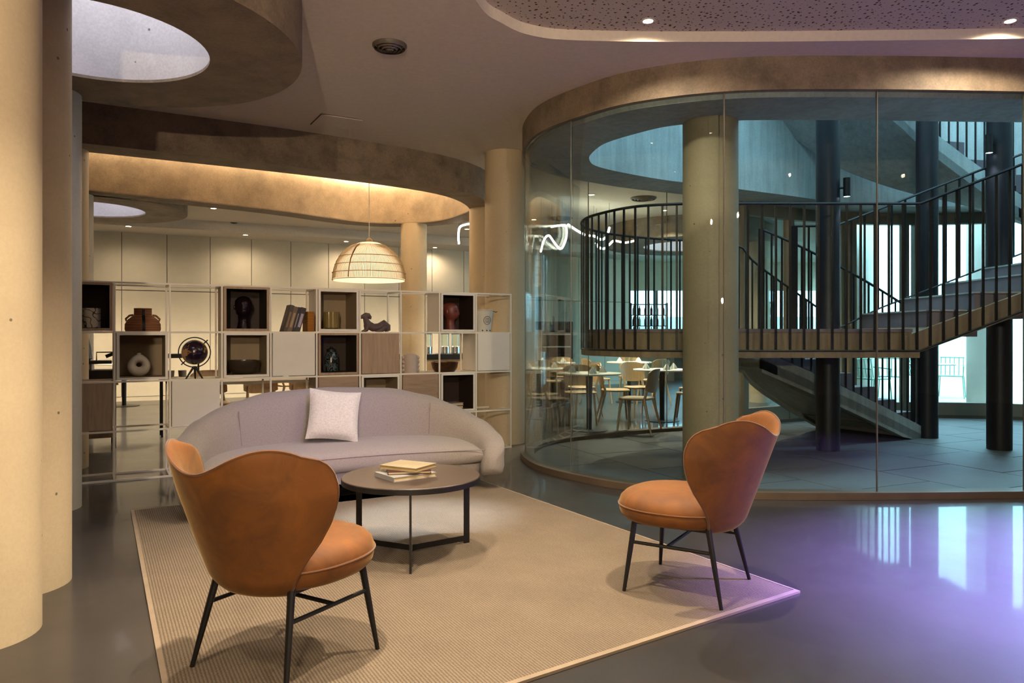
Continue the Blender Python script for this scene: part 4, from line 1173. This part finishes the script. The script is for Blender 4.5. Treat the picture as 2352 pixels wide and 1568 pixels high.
def ped_table(x, y, r, label, hgt=.755):
    t = thing('dining_table', label, 'table', (x, y, 0))
    m = MB(); m.lathe([(r - .004, hgt - .022), (r, hgt - .018), (r, hgt - .004), (r - .004, hgt)], 40); m.build('table_top', M['table_white'], t)
    m = MB(); m.lathe([(.035, .012), (.038, .4), (.05, hgt - .022)], 18); m.build('pedestal', M['black'], t)
    m = MB(); m.lathe([(.25, 0), (.25, .008), (.03, .016)], 32); m.build('base_plate', M['black'], t)
    return t
nap_mat = plain('white_napkin', hexc('#dcd8cf'), .8, var=.03)
def setting(x, y, n, lab, hgt=.755, r=.24):
    for k in range(n):
        a = 2 * math.pi * k / n + .6
        m = MB(); q = 16
        m.loft([[(rad * (1 + .12 * (-1) ** i) * math.cos(2 * math.pi * i / q), rad * (1 + .12 * (-1) ** i) * math.sin(2 * math.pi * i / q), z) for i in range(q)] for rad, z in ((.05, 0), (.045, .025), (.024, .06), (.006, .085))], True, True, True)
        m.build('folded_napkin', nap_mat, None, 30, loc=(x + r * math.cos(a), y + r * math.sin(a), hgt + .0005), label='white cone folded napkin on the ' + lab, category='napkin', group='napkins on the ' + lab)
        a += .55
        m = MB(); m.lathe([(.022, 0), (.028, .003), (.034, .10), (.032, .10), (.026, .008)], 16, None, True, True)
        m.build('water_glass', M['smallglass'], None, 40, loc=(x + (r - .08) * math.cos(a), y + (r - .08) * math.sin(a), hgt + .0005), label='clear water glass on the ' + lab, category='glass', group='glasses on the ' + lab)
T1, T2, T3, T4, T5 = (1.02, 9.78), (2.20, 10.85), (.45, 11.2), (.75, 13.6), (2.2, 13.9)
for (x, y), l in ((T1, 'white round table closest to the curved glass'), (T2, 'white round table beyond the warm column'), (T3, 'white round table beside the glass edge'), (T4, 'white round table by the dark bookcase'), (T5, 'white round table towards the bar')):
    ped_table(x, y, .42, l); setting(x, y, 3 if y < 11 else 2, l[6:])
def around(T_, specs, word):
    for a, rr_ in specs:
        a_ = R(a); x, y = T_[0] + rr_ * math.cos(a_), T_[1] + rr_ * math.sin(a_)
        wood_chair(x, y, a_ - math.pi / 2, 'bentwood dining chair at the ' + word, 'chairs at the ' + word)
around(T1, ((215, .66), (330, .66), (95, .66), (158, .66)), 'table closest to the curved glass')
around(T2, ((178, .68), (300, .66), (30, .66), (110, .66)), 'table beyond the warm column')
around(T3, ((20, .66), (100, .66), (200, .66)), 'table beside the glass edge')
around(T4, ((160, .66), (260, .66), (75, .66)), 'table by the dark bookcase')
around(T5, ((200, .66), (300, .66), (80, .66)), 'table towards the bar')
# dark bookcase
p = PY(1281, 808, 16.6)
t = thing('bookcase', 'dark low bookcase with pale shelves against the panelled wall', 'bookcase', (p.x, p.y, 0), math.atan2(.5, 1))
m = MB(); m.box((-.4, .0, 0), (-.37, .32, 1.56)); m.box((.37, 0, 0), (.4, .32, 1.56)); m.box((-.4, 0, 1.53), (.4, .32, 1.56)); m.box((-.37, .3, 0), (.37, .32, 1.53)); m.build('carcass', M['black'], t, 0)
for z in (.25, .62, .98, 1.26):
    m = MB(); m.box((-.37, .01, z), (.37, .29, z + .025)); m.build('shelf_board', M['table_white'], t, 0)
# neon tubes
def neon(pts, y0, label):
    q = catmull([PY(px, py, y0 + dy) for px, py, dy in pts], 6, False)
    t = thing('neon_lamp', label, 'neon lamp')
    m = MB(); m.tube(q, .017, 6); m.build('tube', M['neon'], t)
    for k in (1, len(q) // 2, len(q) - 2):
        m = MB(); m.tube([q[k] + Vector((0, 0, .016)), Vector((q[k].x, q[k].y, ZC))], .0025, 4); m.build('hanger', M['grey'], t)
neon([(1242, 578, 0), (1250, 550, .1), (1261, 541, .2), (1273, 557, .1), (1286, 571, 0), (1295, 562, -.1), (1301, 540, -.1), (1299, 519, 0), (1283, 518, .2), (1266, 521, .3)], 11.6, 'curly glowing neon tube over the first dining tables')
neon([(1304, 515, 0), (1330, 532, .1), (1346, 540, .2), (1364, 542, .3), (1382, 550, .2), (1394, 541, .1), (1400, 522, 0)], 11.9, 'wavy glowing neon tube behind the stair railing')
neon([(1369, 558, 0), (1374, 567, .1), (1387, 571, .1), (1400, 561, 0), (1411, 553, .2), (1436, 557, .3), (1460, 552, .2)], 12.4, 'hooked glowing neon tube behind the stair balusters')
neon([(1054, 560, 0), (1053, 540, 0), (1056, 522, .1), (1068, 516, .3), (1085, 514, .5), (1105, 520, .6)], 12.2, 'hanging neon tube between the cream columns')
# bar bottles and shelf
bs = thing('bottle_shelf', 'open bar shelf of bottles in front of the bar window', 'bar shelf', (3.55, 20.6, 0))
bs2 = thing('bottle_shelf', 'open bar shelf of bottles under the grey ring', 'bar shelf', (6.15, 19.6, 0))
for q in (bs, bs2):
    for x in (-.75, -.25, .25, .75):
        m = MB(); m.box((x - .015, -.12, 0), (x + .015, .12, 2.15)); m.build('upright', M['black'], q, 0)
    for z in (1.2, 1.5, 1.8, 2.1):
        m = MB(); m.box((-.75, -.12, z), (.75, .12, z + .02)); m.build('shelf_board', M['black'], q, 0)
    m = MB(); m.box((-.9, -.3, 0), (.9, .25, 1.1)); m.build('bar_cabinet', M['oak'], q, 0)
bm_ = [plain('bottle_%d' % k, hexc(c), .12, var=.1) for k, c in enumerate(('#7b2018', '#2f4a3c', '#6b4a22', '#b9b2a0'))]
bme = []
for k in range(4):
    m = MB(); m.lathe([(.03, 0), (.036, .004), (.036, .16), (.015, .21), (.013, .265), (.015, .268)], 12); bme.append(m.mesh('bottle', bm_[k]))
cn = ['red', 'green', 'amber', 'pale']
for q, nm in ((bs, 'bar window shelf'), (bs2, 'shelf under the grey ring')):
    for z in (1.22, 1.52, 1.82):
        for k in range(9):
            c = (k * 7 + int(z * 10)) % 4
            put('bottle', bme[c], None, (q.location.x - .66 + .165 * k, q.location.y, z), label='%s glass bottle on the %s' % (cn[c], nm), category='bottle', group='%s bottles on the %s' % (cn[c], nm))

# ------------------------------------------------------------------ room behind the shelving
# long white table right behind the shelf with chairs
c = SN(1.75, 8.75)
t = thing('long_table', 'long white top table standing behind the shelving', 'table', (c.x, c.y, 0), ROT)
m = MB(); m.box((-.95, -.38, .725), (.95, .38, .755)); m.build('table_top', M['table_white'], t, 0)
for sx in (-.7, .7):
    m = MB(); m.box((sx - .03, -.03, .01), (sx + .03, .03, .725)); m.build('pedestal', M['black'], t, 0)
    m = MB(); m.box((sx - .05, -.3, 0), (sx + .05, .3, .012)); m.build('foot', M['black'], t, 0)
for s_, n_, l in ((1.2, 9.35, 'bentwood chair at the end of the long table beside the globe'), (1.8, 9.35, 'bentwood chair at the middle of the long white table'), (2.35, 9.35, 'bentwood chair at the long table end near the pendant lamp')):
    p = SN(s_, n_); wood_chair(p.x, p.y, ROT, l, 'chairs behind the long table')
# far pedestal tables with bowls
p = PY(285, 932, 13.1); ped_table(p.x, 13.1, .45, 'small round table alone before the panelled wall')
for px, py, Y_, l in ((760, 932, 12.4, 'round table behind the shelving before the panelled wall'),):
    p = PY(px, py, Y_); ped_table(p.x, Y_, .42, l)
    around((p.x, Y_), ((220, .72), (330, .72), (90, .72)), 'round table before the panelled wall')
# coffee counter seen through the first open cell
c = PY(222, 880, 8.3)
t = thing('coffee_counter', 'oak coffee counter glimpsed through the shelving end', 'counter', (c.x, c.y + .1, 0), ROT)
m = MB(); m.box((-.35, -.3, .12), (.14, .3, .70)); m.build('cabinet', M['oak'], t, 0)
m = MB(); m.box((-.37, -.32, .70), (.16, .32, .73)); m.build('worktop', M['bentwood'], t, 0)
for sx in (-.33, .12):
    for sy in (-.27, .27):
        m = MB(); m.box((sx - .02, sy - .02, 0), (sx + .02, sy + .02, .12)); m.build('leg', M['black'], t, 0)
z0 = .731
cc = Vector((c.x, c.y + .1, z0))
t = thing('coffee_machine', 'black coffee machine standing on the oak counter', 'coffee machine', cc, ROT)
m = MB(); m.box((-.26, -.2, 0), (.12, .2, .13)); m.build('body', M['black'], t, 0)
m = MB(); m.box((-.16, -.15, .20), (.10, .15, .235)); m.build('tray', M['black'], t, 0)
m = MB(); m.tube([(-.1, 0, .13), (-.1, 0, .20)], .03, 10); m.build('stem', M['chrome'], t)
m = MB(); m.tube([(-.05, -.1, .235), (-.05, -.1, .33), (.12, -.1, .33)], .008, 6); m.tube([(.04, -.1, .28), (.13, -.1, .32)], .02, 8); m.build('lever', M['black'], t)
m = MB(); m.lathe([(.05, .235), (.085, .26), (.075, .34), (.045, .5), (.04, .54), (.055, .6), (.05, .6)], 24, T(-.17, 0, 0)); m.build('hopper', plain('smoke_grey', hexc('#4e4c55'), .25), t)
# side tray and pots behind the globe
c = PY(415, 862, 9.3)
t = thing('serving_stand', 'black two-tier serving stand behind the globe', 'stand', (c.x, c.y, .756 if False else 0), ROT)
m = MB(); m.box((-.25, -.15, .70), (.25, .15, .73)); m.build('lower_tray', M['black'], t, 0)
m = MB(); m.box((-.25, -.15, .97), (.25, .15, 1.02)); m.build('upper_tray', M['black'], t, 0)
for sx in (-.22, .22):
    m = MB(); m.tube([(sx, .12, 0), (sx, .12, 1.0)], .012, 6); m.build('post', M['black'], t)
    m = MB(); m.tube([(sx, -.12, 0), (sx, -.12, .72)], .012, 6); m.build('post', M['black'], t)
for k, dx in enumerate((-.12, .02)):
    q = Vector((c.x, c.y, .731)) + E1 * dx
    lathe_thing('ceramic_pot', [(.03, 0), (.045, .004), (.05, .08), (.046, .08), (.04, .01)], plain('grey_pot_%d' % k, hexc('#9a9288'), .6), q, 'small grey ceramic pot on the black stand', 'pot', 20, group='pots on the black stand')
# buffet with drink dispensers
c = PY(1020, 815, 13.0)
t = thing('buffet_counter', 'pale buffet counter with black top beyond the bowl', 'counter', (c.x, c.y, 0), ROT)
m = MB(); m.box((-.8, -.3, 0), (.7, .3, .84)); m.build('cabinet', M['bentwood'], t, 0)
m = MB(); m.box((-.83, -.33, .84), (.73, .33, .93)); m.build('worktop', M['black'], t, 0)
for k, dx in enumerate((-.32, .02, .22)):
    q = Vector((c.x, c.y, .9305)) + E1 * dx
    t = thing('drink_dispenser', 'chrome and glass drink dispenser on the buffet', 'dispenser', q, ROT, group='dispensers on the buffet')
    m = MB(); m.lathe([(.075, 0), (.08, .005), (.08, .12), (.076, .125)], 20); m.build('base', M['chrome'], t)
    m = MB(); m.lathe([(.068, .125), (.07, .13), (.07, .34), (.066, .34), (.066, .14)], 20, None, True, False); m.build('cylinder', M['smallglass'], t)
    m = MB(); m.lathe([(.074, .34), (.076, .36), (.02, .375), (.015, .39), (.004, .392)], 20); m.build('lid', M['black'], t)

# ------------------------------------------------------------------ terrace outside
for (px, py), r, l in (((2258, 930), .26, 'pale blue round column on the terrace outside'), ((1990, 905), .24, 'pale terrace column seen past the stair')):
    p = PZ(px, py, 0)
    m = MB(); m.lathe([(r, -.03), (r, 3.6)], 36, T(p.x, p.y)); m.build('column', M['colwhite'], kind='structure', label=l, category='column')
m = MB(); m.box((2, 26, -.03), (34, 26.3, 1.9)); m.build('wall_garden', plain('white_render', hexc('#d9dcd8'), .8, var=.03), smooth=0, kind='structure', label='white garden wall at the end of the terrace', category='wall')
gr = plain('green_metal', hexc('#6f9a82'), .4, var=.05)
def green_chair(x, y, rz, label):
    t = thing('terrace_chair', label, 'chair', (x, y, -.03), rz, group='green chairs on the terrace')
    m = MB(); m.box((-.22, -.22, .44), (.22, .2, .46)); m.build('seat', gr, t, 0)
    for k in range(6):
        x_ = -.2 + .08 * k; m = MB(); m.tube([(x_, .2, .45), (x_, .27, .82)], .009, 6); m.build('back_slat', gr, t)
    m = MB(); m.tube([(-.22, .27, .82), (.22, .27, .82)], .012, 6); m.build('top_rail', gr, t)
    for sx in (-1, 1):
        m = MB(); m.tube([(sx * .24, -.22, 0), (sx * .21, -.2, .45)], .011, 6); m.build('leg', gr, t)
        m = MB(); m.tube([(sx * .24, .25, 0), (sx * .21, .19, .45)], .011, 6); m.build('leg', gr, t)
        m = MB(); m.tube([(sx * .22, -.2, .45), (sx * .23, -.2, .64), (sx * .23, .23, .66)], .011, 6); m.build('armrest', gr, t)
for px, Y_, rz in ((2005, 14.2, .3), (2045, 15.0, 2.6), (2115, 15.4, 1.4), (2185, 15.2, -.6)):
    green_chair((px - CX) / FPX * Y_, Y_, rz, 'green metal chair on the bright terrace')
t = ped_table((2140 - CX) / FPX * 13.7, 13.7, .4, 'round table among the green terrace chairs'); t.location.z = -.03
